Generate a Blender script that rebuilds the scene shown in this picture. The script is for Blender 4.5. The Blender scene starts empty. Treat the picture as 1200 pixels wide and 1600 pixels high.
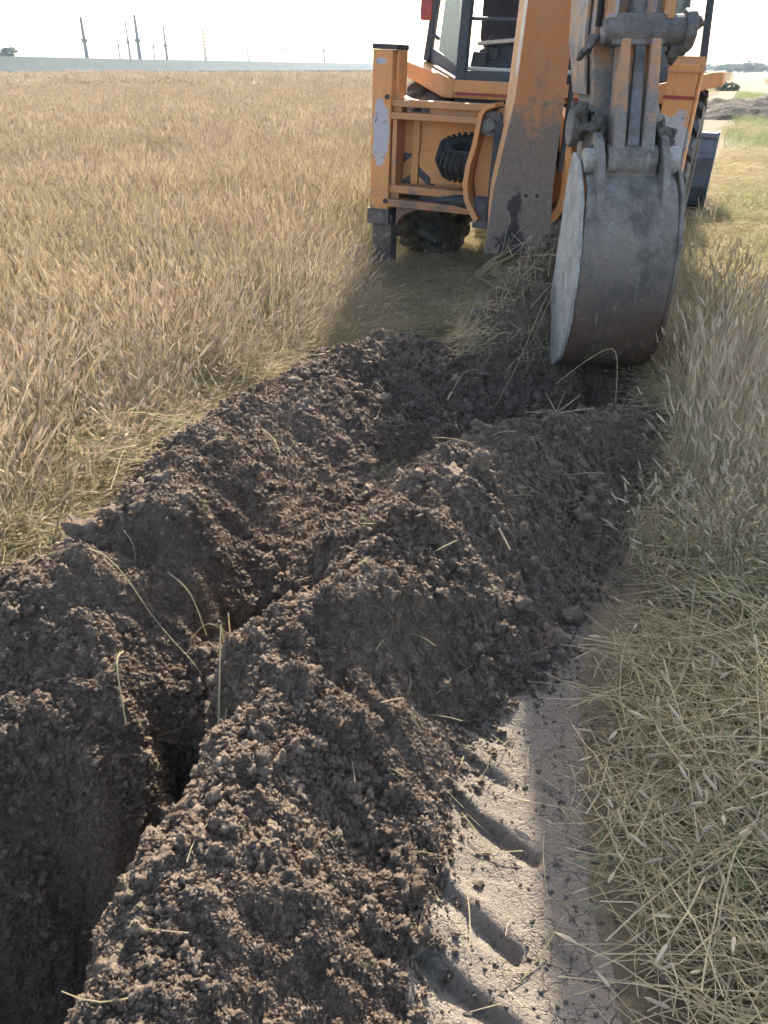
import bpy, bmesh, math, random
import numpy as np
from mathutils import Matrix, Vector, Euler

random.seed(7); RNG = np.random.default_rng(7)
R = math.radians
scene = bpy.context.scene
COL = scene.collection

# ------------------------------------------------------------------ camera, sky, sun, exposure
cam_d = bpy.data.cameras.new('camera'); cam = bpy.data.objects.new('camera', cam_d); COL.objects.link(cam)
cam.location = (0, 0, 1.45); cam.rotation_euler = (R(60), 0, 0)
cam_d.sensor_fit = 'HORIZONTAL'; cam_d.sensor_width = 36; cam_d.lens = 36
cam_d.clip_start = 0.05; cam_d.clip_end = 6000
scene.camera = cam

SUN_EL, SUN_AZ = R(32), R(7)          # azimuth clockwise from +Y
world = bpy.data.worlds.new('World'); scene.world = world; world.use_nodes = True
wn = world.node_tree; bg = wn.nodes['Background']
sky = wn.nodes.new('ShaderNodeTexSky'); sky.sky_type = 'NISHITA'; sky.sun_disc = False
sky.sun_elevation = SUN_EL; sky.sun_rotation = SUN_AZ; sky.altitude = 100
sky.air_density = 1.0; sky.dust_density = 3.0; sky.ozone_density = 1.0
wn.links.new(sky.outputs[0], bg.inputs[0]); bg.inputs[1].default_value = 0.135
sun_d = bpy.data.lights.new('sun', 'SUN'); sun_d.energy = 4.4; sun_d.angle = R(0.6); sun_d.color = (1, .94, .84)
sun = bpy.data.objects.new('sun', sun_d); COL.objects.link(sun)
sdir = Vector((math.sin(SUN_AZ)*math.cos(SUN_EL), math.cos(SUN_AZ)*math.cos(SUN_EL), math.sin(SUN_EL)))
sun.rotation_euler = sdir.to_track_quat('Z', 'Y').to_euler(); sun.location = (0, 0, 30)

scene.view_settings.view_transform = 'Standard'; scene.view_settings.look = 'None'
scene.view_settings.gamma = 1; scene.view_settings.use_curve_mapping = False
scene.view_settings.exposure = 1.6
scene.render.engine = 'CYCLES'
cy = scene.cycles
cy.max_bounces = 5; cy.diffuse_bounces = 2; cy.glossy_bounces = 2; cy.transmission_bounces = 4
cy.transparent_max_bounces = 12; cy.volume_bounces = 0
cy.use_denoising = True
try: cy.denoiser = 'OPENIMAGEDENOISE'
except Exception: pass
cy.use_adaptive_sampling = True; cy.adaptive_threshold = 0.05; cy.adaptive_min_samples = 16

# ------------------------------------------------------------------ helpers: tags, materials
def tag(o, label=None, cat=None, group=None, kind=None):
    if label: o['label'] = label
    if cat: o['category'] = cat
    if group: o['group'] = group
    if kind: o['kind'] = kind
    return o

def nmat(name):
    m = bpy.data.materials.new(name); m.use_nodes = True
    nt = m.node_tree; b = nt.nodes['Principled BSDF']
    return m, nt, b
def N(nt, t, **kw):
    n = nt.nodes.new(t)
    for k, v in kw.items(): setattr(n, k, v)
    return n
def L(nt, a, b): nt.links.new(a, b)
def coord(nt, kind='Object'):
    return N(nt, 'ShaderNodeTexCoord').outputs[kind]
def noise(nt, co, scale, detail=6, rough=.6, dist=0):
    n = N(nt, 'ShaderNodeTexNoise'); n.inputs['Scale'].default_value = scale; n.inputs['Detail'].default_value = detail
    n.inputs['Roughness'].default_value = rough; n.inputs['Distortion'].default_value = dist
    L(nt, co, n.inputs['Vector']); return n.outputs['Fac']
def ramp(nt, fac, stops):
    r = N(nt, 'ShaderNodeValToRGB'); e = r.color_ramp.elements
    while len(e) < len(stops): e.new(.5)
    for el, (p, c) in zip(e, stops):
        el.position = p; el.color = (*c, 1) if len(c) == 3 else c
    L(nt, fac, r.inputs[0]); return r.outputs[0]
def step(nt, fac, lo, hi):
    m = N(nt, 'ShaderNodeMapRange'); m.inputs[1].default_value = lo; m.inputs[2].default_value = hi
    L(nt, fac, m.inputs[0]); return m.outputs[0]
def mix(nt, fac, a, b):
    m = N(nt, 'ShaderNodeMix', data_type='RGBA')
    if isinstance(fac, (int, float)): m.inputs[0].default_value = fac
    else: L(nt, fac, m.inputs[0])
    for s, v in ((6, a), (7, b)):
        if isinstance(v, tuple): m.inputs[s].default_value = (*v, 1)
        else: L(nt, v, m.inputs[s])
    return m.outputs[2]
def math_(nt, op, a, b=None, clamp=False):
    m = N(nt, 'ShaderNodeMath', operation=op); m.use_clamp = clamp
    for i, v in enumerate((a, b)):
        if v is None: continue
        if isinstance(v, (int, float)): m.inputs[i].default_value = v
        else: L(nt, v, m.inputs[i])
    return m.outputs[0]
def bump(nt, b, h, strength, dist):
    n = N(nt, 'ShaderNodeBump'); n.inputs['Strength'].default_value = strength; n.inputs['Distance'].default_value = dist
    L(nt, h, n.inputs['Height']); L(nt, n.outputs[0], b.inputs['Normal'])

def soil_mat(name, c0, c1, c2, fine=90):
    m, nt, b = nmat(name); co = N(nt, 'ShaderNodeNewGeometry').outputs['Position']
    f1 = noise(nt, co, 2.3, 6, .6); f2 = noise(nt, co, 26, 6, .7); f3 = noise(nt, co, fine*2.2, 5, .75)
    col = mix(nt, step(nt, f1, .38, .64), c0, c1)
    col = mix(nt, step(nt, f2, .45, .75), col, c2)
    oi = N(nt, 'ShaderNodeObjectInfo')
    hs = N(nt, 'ShaderNodeHueSaturation'); L(nt, col, hs.inputs['Color'])
    L(nt, step(nt, oi.outputs['Random'], -1.6, 1.2), hs.inputs['Value']); 
    mr = N(nt, 'ShaderNodeMapRange'); mr.inputs[3].default_value = .84; mr.inputs[4].default_value = 1.18
    L(nt, oi.outputs['Random'], mr.inputs[0]); L(nt, mr.outputs[0], hs.inputs['Value'])
    L(nt, hs.outputs[0], b.inputs['Base Color']); b.inputs['Roughness'].default_value = .95
    b.inputs['Specular IOR Level'].default_value = .2
    vor = N(nt, 'ShaderNodeTexVoronoi'); vor.inputs['Scale'].default_value = fine*.75; L(nt, co, vor.inputs['Vector'])
    h = math_(nt, 'ADD', math_(nt, 'MULTIPLY', vor.outputs['Distance'], -.8), f3)
    bump(nt, b, h, 1.0, 1.1/fine)
    return m
M = {}
M['soil'] = soil_mat('dark_clay_soil', (.210, .155, .110), (.298, .222, .158), (.40, .305, .22))
M['soil_red'] = soil_mat('moist_brown_soil', (.195, .132, .089), (.27, .186, .127), (.32, .228, .163))
M['mud'] = soil_mat('clinging_mud', (.15, .138, .125), (.20, .185, .165), (.25, .23, .205))
M['field'] = soil_mat('field_soil', (.20, .155, .10), (.28, .22, .14), (.34, .27, .17), 40)

def sand_mat():
    m, nt, b = nmat('pale_packed_earth'); co = coord(nt)
    f1 = noise(nt, co, 3, 8, .6); f2 = noise(nt, co, 45, 6, .7); f3 = noise(nt, co, 160, 4, .6)
    col = mix(nt, step(nt, f1, .35, .68), (.222, .178, .132), (.298, .243, .182))
    col = mix(nt, step(nt, f2, .6, .72), col, (.15, .115, .085))
    L(nt, col, b.inputs['Base Color']); b.inputs['Roughness'].default_value = .92
    vo = N(nt, 'ShaderNodeTexVoronoi', feature='DISTANCE_TO_EDGE'); vo.inputs['Scale'].default_value = 11
    dn = N(nt, 'ShaderNodeVectorMath', operation='ADD'); nn = N(nt, 'ShaderNodeTexNoise'); nn.inputs['Scale'].default_value = 9
    nn.inputs['Detail'].default_value = 5
    L(nt, co, nn.inputs['Vector']); sc = N(nt, 'ShaderNodeVectorMath', operation='SCALE'); sc.inputs['Scale'].default_value = .22
    L(nt, nn.outputs['Color'], sc.inputs[0]); L(nt, co, dn.inputs[0]); L(nt, sc.outputs[0], dn.inputs[1]); L(nt, dn.outputs[0], vo.inputs['Vector'])
    crack = step(nt, vo.outputs['Distance'], 0, .03)
    gate = step(nt, noise(nt, co, 4, 3, .5), .42, .52)
    crack = math_(nt, 'MAXIMUM', crack, math_(nt, 'SUBTRACT', 1, gate))
    h = math_(nt, 'ADD', math_(nt, 'MULTIPLY', crack, .5), math_(nt, 'ADD', math_(nt, 'MULTIPLY', f2, .9), math_(nt, 'MULTIPLY', f3, .5)))
    bump(nt, b, h, 1, .016)
    return m
M['sand'] = sand_mat()

def leaf_mat(name, cols, trans=.45, tint=None):
    m, nt, b = nmat(name); nt.nodes.remove(b)
    out = nt.nodes['Material Output']
    oi = N(nt, 'ShaderNodeObjectInfo')
    geo = N(nt, 'ShaderNodeNewGeometry')
    f = math_(nt, 'FRACT', math_(nt, 'ADD', oi.outputs['Random'], math_(nt, 'MULTIPLY', geo.outputs['Random Per Island'], .6)))
    col = ramp(nt, f, [(i/(len(cols)-1), c) for i, c in enumerate(cols)])
    pt = noise(nt, oi.outputs['Location'], .55, 3, .6)                  # patches of the stand differ in tone
    tn = N(nt, 'ShaderNodeMix', data_type='RGBA', blend_type='MULTIPLY'); tn.inputs[0].default_value = 1
    L(nt, col, tn.inputs[6]); L(nt, ramp(nt, pt, [(.30, (1.06, 1.0, .97)), (.45, (1.13, 1.10, 1.09)), (.56, (1.0, 1.0, .91)), (.68, (1.12, 1.06, 1.02))]), tn.inputs[7]); col = tn.outputs[2]
    d = N(nt, 'ShaderNodeBsdfDiffuse'); t = N(nt, 'ShaderNodeBsdfTranslucent'); mx = N(nt, 'ShaderNodeMixShader')
    L(nt, col, d.inputs[0]); L(nt, col, t.inputs[0]); mx.inputs[0].default_value = trans
    L(nt, d.outputs[0], mx.inputs[1]); L(nt, t.outputs[0], mx.inputs[2]); L(nt, mx.outputs[0], out.inputs[0])
    return m
M['stem'] = leaf_mat('straw_stem', [(.50, .42, .28), (.58, .50, .35), (.43, .38, .25), (.54, .46, .32), (.61, .54, .40)], .4)
M['blade'] = leaf_mat('grass_blade', [(.33, .31, .19), (.45, .39, .26), (.27, .29, .16), (.49, .43, .30), (.40, .34, .23)], .45)
M['head'] = leaf_mat('seed_head', [(.58, .50, .37), (.66, .58, .45), (.48, .41, .31), (.60, .52, .40), (.44, .36, .28)], .5)
M['straw'] = leaf_mat('lying_straw', [(.52, .44, .28), (.66, .57, .39), (.43, .37, .23), (.59, .51, .33), (.37, .33, .19)], .35)
M['green'] = leaf_mat('green_blade', [(.15, .20, .09), (.20, .24, .11), (.27, .28, .15), (.17, .22, .10)], .45)
M['shrub'] = leaf_mat('shrub_leaf', [(.05, .085, .035), (.08, .11, .05), (.10, .12, .06), (.12, .12, .07)], .3)

def plain(name, col, rough=.6, metal=0, var=.25, scale=14, spec=.4):
    m, nt, b = nmat(name); co = coord(nt); f = noise(nt, co, scale, 7, .65)
    c = mix(nt, step(nt, f, .3, .7), tuple(v*(1-var) for v in col), tuple(min(1, v*(1+var)) for v in col))
    L(nt, c, b.inputs['Base Color']); b.inputs['Roughness'].default_value = rough; b.inputs['Metallic'].default_value = metal
    b.inputs['Specular IOR Level'].default_value = spec
    bump(nt, b, noise(nt, co, 60, 5, .7), .25, .004)
    return m

ORANGE = (.77, .345, .12)
def paint(name, base=ORANGE, patches=(), mud_top=None, mud=(.23, .20, .175), chip=.66, dust=.45, seed=0.0, hollow_shade=()):
    """weathered machine paint; patches = worn-through spots ((x, z), (rx, rz)); mud_top = height up to which clay is smeared"""
    m, nt, b = nmat(name); co0 = coord(nt)
    mp = N(nt, 'ShaderNodeMapping'); mp.inputs['Location'].default_value = (seed, seed*.7, seed*1.3); L(nt, co0, mp.inputs[0]); co = mp.outputs[0]
    big = noise(nt, co, 2.2, 5, .6); mid = noise(nt, co, 9, 8, .68, .4); fine = noise(nt, co, 42, 8, .7)
    col = mix(nt, step(nt, big, .3, .7), tuple(c*.86 for c in base), base)
    col = mix(nt, math_(nt, 'MULTIPLY', step(nt, mid, .42, .75), dust), col, (.40, .31, .23))
    sx = N(nt, 'ShaderNodeMapping'); sx.inputs['Scale'].default_value = (30, 30, 3); L(nt, co, sx.inputs[0])
    streak = noise(nt, sx.outputs[0], 1.0, 5, .6)
    col = mix(nt, math_(nt, 'MULTIPLY', step(nt, streak, .55, .78), .35), col, (.22, .13, .08))
    col = mix(nt, step(nt, mid, chip, chip+.02), col, (.36, .34, .345))
    col = mix(nt, step(nt, fine, .70, .735), col, (.12, .07, .05))
    sep = N(nt, 'ShaderNodeSeparateXYZ'); L(nt, co0, sep.inputs[0])
    for (px, pz), (rx, rz) in patches:
        dx = math_(nt, 'DIVIDE', math_(nt, 'SUBTRACT', sep.outputs[0], px), rx); dz = math_(nt, 'DIVIDE', math_(nt, 'SUBTRACT', sep.outputs[2], pz), rz)
        d2 = math_(nt, 'ADD', math_(nt, 'MULTIPLY', dx, dx), math_(nt, 'MULTIPLY', dz, dz))
        d2 = math_(nt, 'ADD', d2, math_(nt, 'MULTIPLY', math_(nt, 'SUBTRACT', noise(nt, co, 13, 6, .65), .5), 3.0))
        col = mix(nt, step(nt, d2, .98, .86), col, (.47, .455, .475))
        col = mix(nt, math_(nt, 'MULTIPLY', step(nt, d2, .98, .86), step(nt, noise(nt, co, 22, 6, .7), .60, .64)), col, (.10, .06, .05))
    if mud_top is not None:
        hz = math_(nt, 'SUBTRACT', mud_top, sep.outputs[2])
        hz = math_(nt, 'ADD', math_(nt, 'MULTIPLY', hz, 1.6), math_(nt, 'MULTIPLY', math_(nt, 'SUBTRACT', mid, .5), 2.6))
        mc = mix(nt, step(nt, fine, .35, .7), tuple(c*.72 for c in mud), tuple(c*1.25 for c in mud))
        col = mix(nt, math_(nt, 'MULTIPLY', step(nt, hz, -.15, .3), .92), col, mc)
    for (px, pz), (rx, rz) in hollow_shade:  # dark patches painted in for the shade of a hollow
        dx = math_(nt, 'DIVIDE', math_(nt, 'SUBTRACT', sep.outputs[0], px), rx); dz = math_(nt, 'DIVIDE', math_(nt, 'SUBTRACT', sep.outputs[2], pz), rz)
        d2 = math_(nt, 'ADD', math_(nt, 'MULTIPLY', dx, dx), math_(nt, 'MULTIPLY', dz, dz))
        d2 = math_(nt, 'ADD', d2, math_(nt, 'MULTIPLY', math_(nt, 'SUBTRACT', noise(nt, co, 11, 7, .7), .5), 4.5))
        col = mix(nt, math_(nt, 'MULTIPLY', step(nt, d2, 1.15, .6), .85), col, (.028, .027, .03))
    L(nt, col, b.inputs['Base Color'])
    L(nt, ramp(nt, mid, [(.3, (.5,)*3), (.7, (.78,)*3)]), b.inputs['Roughness']); b.inputs['Specular IOR Level'].default_value = .35
    bump(nt, b, math_(nt, 'ADD', math_(nt, 'MULTIPLY', mid, .6), math_(nt, 'MULTIPLY', fine, .4)), .35, .006)
    return m
M['paint'] = paint('orange_paint')
M['paint_tower'] = paint('worn_tower_paint', patches=(((-1.075, .97), (.065, .22)), ((.96, 1.0), (.10, .22)), ((-1.09, 1.42), (.05, .022))), mud_top=.42, seed=3)
M['paint_beam'] = paint('grimy_beam_paint', base=(.60, .27, .10), mud_top=.50, mud=(.21, .15, .12), dust=.7, seed=5)
M['paint_boom'] = paint('boom_paint', base=(.56, .235, .09), mud_top=1.28, mud=(.20, .168, .142), chip=.70, dust=.75, seed=8, hollow_shade=(((.835, .62), (.045, .17)), ((.83, .46), (.12, .09))))  # shaded hollow at the boom foot is painted dark into the colour
M['paint_boom_side'] = paint('boom_side_paint', base=(.70, .36, .15), chip=.64, dust=.55, seed=2)
M['paint_dipper'] = paint('peeling_dipper_paint', base=(.50, .30, .18), mud_top=1.52, mud=(.19, .175, .16), chip=.54, dust=.9, seed=11)
M['paint_link'] = paint('link_paint', base=(.52, .26, .12), mud_top=1.46, mud=(.21, .195, .178), chip=.54, dust=.8, seed=14)

def muddy_steel(name, dark, pale, rust, seed, scale=4):
    m, nt, b = nmat(name); co0 = coord(nt)
    mp = N(nt, 'ShaderNodeMapping'); mp.inputs['Location'].default_value = (seed, seed, 0); L(nt, co0, mp.inputs[0]); co = mp.outputs[0]
    n1 = noise(nt, co, scale, 9, .62, .6); n2 = noise(nt, co, scale*4, 8, .7, .3); n3 = noise(nt, co, 70, 6, .7)
    col = mix(nt, step(nt, n1, .36, .62), dark, pale)
    col = mix(nt, math_(nt, 'MULTIPLY', step(nt, n2, .52, .70), .8), col, rust)
    col = mix(nt, math_(nt, 'MULTIPLY', step(nt, n3, .5, .75), .5), col, tuple(c*.5 for c in dark))
    L(nt, col, b.inputs['Base Color']); b.inputs['Metallic'].default_value = .12
    L(nt, ramp(nt, n2, [(.3, (.48,)*3), (.7, (.9,)*3)]), b.inputs['Roughness'])
    bump(nt, b, math_(nt, 'ADD', math_(nt, 'MULTIPLY', n2, .7), math_(nt, 'MULTIPLY', n3, .3)), .5, .008)
    return m
def bucket_mat():
    """scraped steel with clay smears above and brown caked earth below"""
    m, nt, b = nmat('bucket_steel'); co = coord(nt); sep = N(nt, 'ShaderNodeSeparateXYZ'); L(nt, co, sep.inputs[0])
    n1 = noise(nt, co, 5.5, 9, .68, .1); n2 = noise(nt, co, 17, 8, .7, .1); n3 = noise(nt, co, 80, 5, .7); n4 = noise(nt, co, 2.6, 4, .6)
    col = mix(nt, step(nt, n1, .38, .62), (.125, .108, .094), (.345, .312, .272))
    hz = math_(nt, 'ADD', math_(nt, 'MULTIPLY', math_(nt, 'SUBTRACT', .62, sep.outputs[2]), 1.7), math_(nt, 'MULTIPLY', math_(nt, 'SUBTRACT', n1, .5), 2.4))
    brown = mix(nt, step(nt, n2, .35, .7), (.10, .058, .036), (.22, .14, .088))
    col = mix(nt, math_(nt, 'MULTIPLY', step(nt, hz, -.2, .5), .9), col, brown)
    sc_ = N(nt, 'ShaderNodeMapping'); sc_.inputs['Scale'].default_value = (26, 26, 2.2); L(nt, co, sc_.inputs[0])
    scr = noise(nt, sc_.outputs[0], 1, 5, .6)
    col = mix(nt, math_(nt, 'MULTIPLY', step(nt, scr, .60, .68), .55), col, (.38, .355, .32))
    col = mix(nt, math_(nt, 'MULTIPLY', step(nt, n2, .60, .68), .8), col, (.33, .295, .25))
    col = mix(nt, math_(nt, 'MULTIPLY', step(nt, n3, .55, .72), .6), col, (.05, .04, .035))
    L(nt, col, b.inputs['Base Color']); b.inputs['Metallic'].default_value = .1
    L(nt, ramp(nt, n2, [(.3, (.45,)*3), (.7, (.9,)*3)]), b.inputs['Roughness'])
    bump(nt, b, math_(nt, 'ADD', math_(nt, 'MULTIPLY', n2, .8), math_(nt, 'MULTIPLY', n3, .35)), 1, .02)
    return m
M['bucket'] = bucket_mat()
M['cheek'] = muddy_steel('skylit_muddy_plate', (.30, .285, .26), (.46, .44, .40), (.22, .19, .16), 4, 9)  # whitish tone paints the grazing skylight on the left cheek into the colour
M['steel'] = muddy_steel('grimy_steel', (.085, .08, .08), (.2, .19, .185), (.10, .075, .06), 7, 7)
M['leg'] = muddy_steel('stabiliser_steel', (.10, .092, .088), (.20, .18, .165), (.12, .085, .065), 9, 6)
M['rubber'] = plain('tyre_rubber', (.035, .035, .037), .85, 0, .4, 20, .3)
M['rubber_dusty'] = muddy_steel('dusty_rubber', (.05, .05, .05), (.16, .145, .125), (.07, .065, .06), 3, 8)
M['black'] = plain('black_plastic', (.03, .032, .036), .5)
M['cab_frame'] = plain('cab_frame_paint', (.045, .055, .07), .45)
M['dark'] = plain('dark_steel', (.045, .045, .05), .6)
M['rim'] = plain('rim_paint', (.55, .5, .42), .6)
M['red'] = plain('red_lens', (.32, .03, .025), .3, spec=.6)
M['stripe'] = plain('red_stripe', (.34, .05, .035), .5)
M['bluesteel'] = plain('worn_bucket_blue_grey', (.12, .145, .19), .42, .3, .35, 5)
M['seat'] = plain('seat_fabric', (.04, .045, .055), .85)
M['concrete'] = plain('concrete_mast', (.09, .09, .10), .8)

def glass_mat(name, tint):
    m, nt, b = nmat(name); nt.nodes.remove(b); out = nt.nodes['Material Output']
    t = N(nt, 'ShaderNodeBsdfTransparent'); t.inputs[0].default_value = (*tint, 1)
    d = N(nt, 'ShaderNodeBsdfDiffuse'); d.inputs[0].default_value = (.35, .38, .38, 1)
    g = N(nt, 'ShaderNodeBsdfGlossy'); g.inputs['Roughness'].default_value = .05
    fr = N(nt, 'ShaderNodeFresnel'); fr.inputs[0].default_value = 1.45
    m1 = N(nt, 'ShaderNodeMixShader'); m2 = N(nt, 'ShaderNodeMixShader')
    L(nt, math_(nt, 'MULTIPLY', noise(nt, coord(nt), 6, 5), .3), m1.inputs[0])
    L(nt, t.outputs[0], m1.inputs[1]); L(nt, d.outputs[0], m1.inputs[2])
    L(nt, fr.outputs[0], m2.inputs[0]); L(nt, m1.outputs[0], m2.inputs[1]); L(nt, g.outputs[0], m2.inputs[2]); L(nt, m2.outputs[0], out.inputs[0])
    return m
M['glass'] = glass_mat('tinted_glass', (.032, .045, .05)); M['clear_glass'] = glass_mat('clear_glass', (.62, .68, .69))

# ------------------------------------------------------------------ mesh builder
class MB:
    def __init__(s): s.v = []; s.f = []; s.m = []; s.cur = 0
    def add(s, vs, fs):
        o = len(s.v); s.v += [tuple(map(float, p)) for p in vs]; s.f += [tuple(i+o for i in f) for f in fs]; s.m += [s.cur]*len(fs); return s
    def box(s, x0, x1, y0, y1, z0, z1, rot=None):
        vs = [(x, y, z) for z in (z0, z1) for y in (y0, y1) for x in (x0, x1)]
        if rot:
            c = Vector(((x0+x1)/2, (y0+y1)/2, (z0+z1)/2)); e = Euler(rot).to_matrix(); vs = [c + e @ (Vector(p)-c) for p in vs]
        return s.add(vs, [(0, 2, 3, 1), (4, 5, 7, 6), (0, 1, 5, 4), (2, 6, 7, 3), (0, 4, 6, 2), (1, 3, 7, 5)])
    def tube(s, pts, rad, n=10, cap=True):
        pts = [Vector(p) for p in pts]
        if isinstance(rad, (int, float)): rad = [rad]*len(pts)
        vs = []; fs = []; up = None
        for i, p in enumerate(pts):
            d = (pts[min(i+1, len(pts)-1)] - pts[max(i-1, 0)]).normalized()
            if up is None:
                a = Vector((0, 0, 1)) if abs(d.z) < .9 else Vector((1, 0, 0)); up = (a - d*a.dot(d)).normalized()
            else: up = (up - d*up.dot(d)).normalized()
            w = d.cross(up)
            for k in range(n):
                t = 2*math.pi*k/n; vs.append(p + rad[i]*(math.cos(t)*up + math.sin(t)*w))
        for i in range(len(pts)-1):
            for k in range(n):
                a = i*n+k; b = i*n+(k+1) % n; fs.append((a, b, b+n, a+n))
        if cap: fs.append(tuple(range(n))[::-1]); fs.append(tuple((len(pts)-1)*n+k for k in range(n)))
        return s.add(vs, fs)
    def prism(s, poly, axis, lo, hi):
        """poly in the two other axes (x: (y,z), y: (x,z), z: (x,y))"""
        def P(a, b, c): return {'x': (c, a, b), 'y': (a, c, b), 'z': (a, b, c)}[axis]
        n = len(poly); vs = [P(a, b, lo) for a, b in poly] + [P(a, b, hi) for a, b in poly]
        fs = [tuple(range(n)), tuple(range(2*n-1, n-1, -1))] + [(i, i+n, (i+1) % n + n, (i+1) % n) for i in range(n)]
        return s.add(vs, fs)
    def loft(s, secs, cap=True):
        n = len(secs[0]); vs = [p for q in secs for p in q]; fs = []
        for i in range(len(secs)-1):
            for k in range(n):
                a = i*n+k; b = i*n+(k+1) % n; fs.append((a, b, b+n, a+n))
        if cap: fs.append(tuple(range(n))[::-1]); fs.append(tuple((len(secs)-1)*n+k for k in range(n)))
        return s.add(vs, fs)
    def lathe(s, prof, c, n=40):
        """revolve (axial x, radius) about an x-parallel axis through c"""
        vs = []; fs = []; m = len(prof)
        for k in range(n):
            t = 2*math.pi*k/n
            for a, r in prof: vs.append((c[0]+a, c[1]+r*math.cos(t), c[2]+r*math.sin(t)))
        for k in range(n):
            for i in range(m-1):
                a = k*m+i; b = ((k+1) % n)*m+i; fs.append((a, a+1, b+1, b))
        return s.add(vs, fs)
    def build(s, name, mats, parent=None, bevel=0, smooth=False, world_inv=None):
        me = bpy.data.meshes.new(name); me.from_pydata(s.v, [], s.f)
        if not isinstance(mats, (list, tuple)): mats = [mats]
        for m in mats: me.materials.append(M[m] if isinstance(m, str) else m)
        me.polygons.foreach_set('material_index', s.m)
        bm = bmesh.new(); bm.from_mesh(me); bmesh.ops.recalc_face_normals(bm, faces=bm.faces); bm.to_mesh(me); bm.free()
        if smooth: me.polygons.foreach_set('use_smooth', [True]*len(me.polygons))
        me.update()
        o = bpy.data.objects.new(name, me); COL.objects.link(o)
        if parent is not None:
            o.parent = parent
            if world_inv is not None: o.matrix_parent_inverse = world_inv
        if bevel:
            b = o.modifiers.new('bevel', 'BEVEL'); b.width = bevel; b.segments = 2; b.limit_method = 'ANGLE'; b.angle_limit = R(40)
        return o

# ------------------------------------------------------------------ numpy noise
def _hash(ix, iy, seed):
    n = (ix*374761393 + iy*668265263 + seed*974711) & 0xffffffff
    n = ((n ^ (n >> 13))*1274126177) & 0xffffffff
    return ((n ^ (n >> 16)) & 0xffff)/65535.0
def vnoise(x, y, seed=0):
    ix = np.floor(x).astype(np.int64); iy = np.floor(y).astype(np.int64); fx = x-ix; fy = y-iy
    fx = fx*fx*(3-2*fx); fy = fy*fy*(3-2*fy)
    a = _hash(ix, iy, seed); b = _hash(ix+1, iy, seed); c = _hash(ix, iy+1, seed); d = _hash(ix+1, iy+1, seed)
    return (a*(1-fx)+b*fx)*(1-fy) + (c*(1-fx)+d*fx)*fy
def fbm(x, y, sc, oct=4, seed=0, ridged=False):
    h = 0; a = 1; t = 0; f = 1/sc
    for o in range(oct):
        n = vnoise(x*f + o*17.3, y*f - o*9.1, seed+o)
        if ridged: n = 1-abs(2*n-1)
        h = h + a*n; t += a; a *= .5; f *= 2.03
    return h/t - .5
def in_poly(x, y, poly):
    r = np.zeros(np.shape(x), bool); n = len(poly)
    for i in range(n):
        x0, y0 = poly[i]; x1, y1 = poly[(i+1) % n]
        if y0 == y1: continue
        c = ((y0 > y) != (y1 > y)) & (x < (x1-x0)*(y-y0)/(y1-y0) + x0); r ^= c
    return r
def seg_dist(x, y, pts):
    """distance to a polyline and signed side of the nearest segment (positive = right of travel)"""
    best = np.full(np.shape(x), 1e9); side = np.zeros(np.shape(x))
    for (x0, y0), (x1, y1) in zip(pts[:-1], pts[1:]):
        dx, dy = x1-x0, y1-y0; t = np.clip(((x-x0)*dx + (y-y0)*dy)/(dx*dx+dy*dy), 0, 1)
        d = np.hypot(x-x0-t*dx, y-y0-t*dy); s = (x-x0)*dy - (y-y0)*dx
        m = d < best; best = np.where(m, d, best); side = np.where(m, s, side)
    return best, side

# ------------------------------------------------------------------ terrain: one height sheet, split into ground, track, trench and spoil banks
LEFT_BASE = [(-1.9, 1.35), (-1.35, 1.75), (-1.12, 2.1), (-1.05, 2.6), (-.86, 3.15), (-.62, 3.75), (-.28, 4.3), (.1, 4.5), (.45, 4.45)]
RIGHT_BASE = [(.02, .2), (.05, .72), (.13, 1.14), (.22, 1.46), (.42, 1.62), (.52, 1.78), (.72, 2.08), (.98, 2.6), (1.2, 3.08), (1.36, 3.6), (1.5, 4.2), (1.6, 4.75), (1.2, 5.1), (.7, 5.0)]
CENTRE = [(-1.9, -.3), (-1.3, .38), (-1.02, .64), (-.61, 1.03), (-.47, 1.38), (-.42, 1.8), (-.28, 2.15), (-.04, 2.5), (.1, 2.85), (.2, 3.3), (.55, 3.55), (.95, 3.75), (1.25, 3.85)]
DISTURBED = LEFT_BASE + RIGHT_BASE[::-1] + [(-.1, -.6), (-3.2, -.6), (-3.2, .9)]
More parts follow.
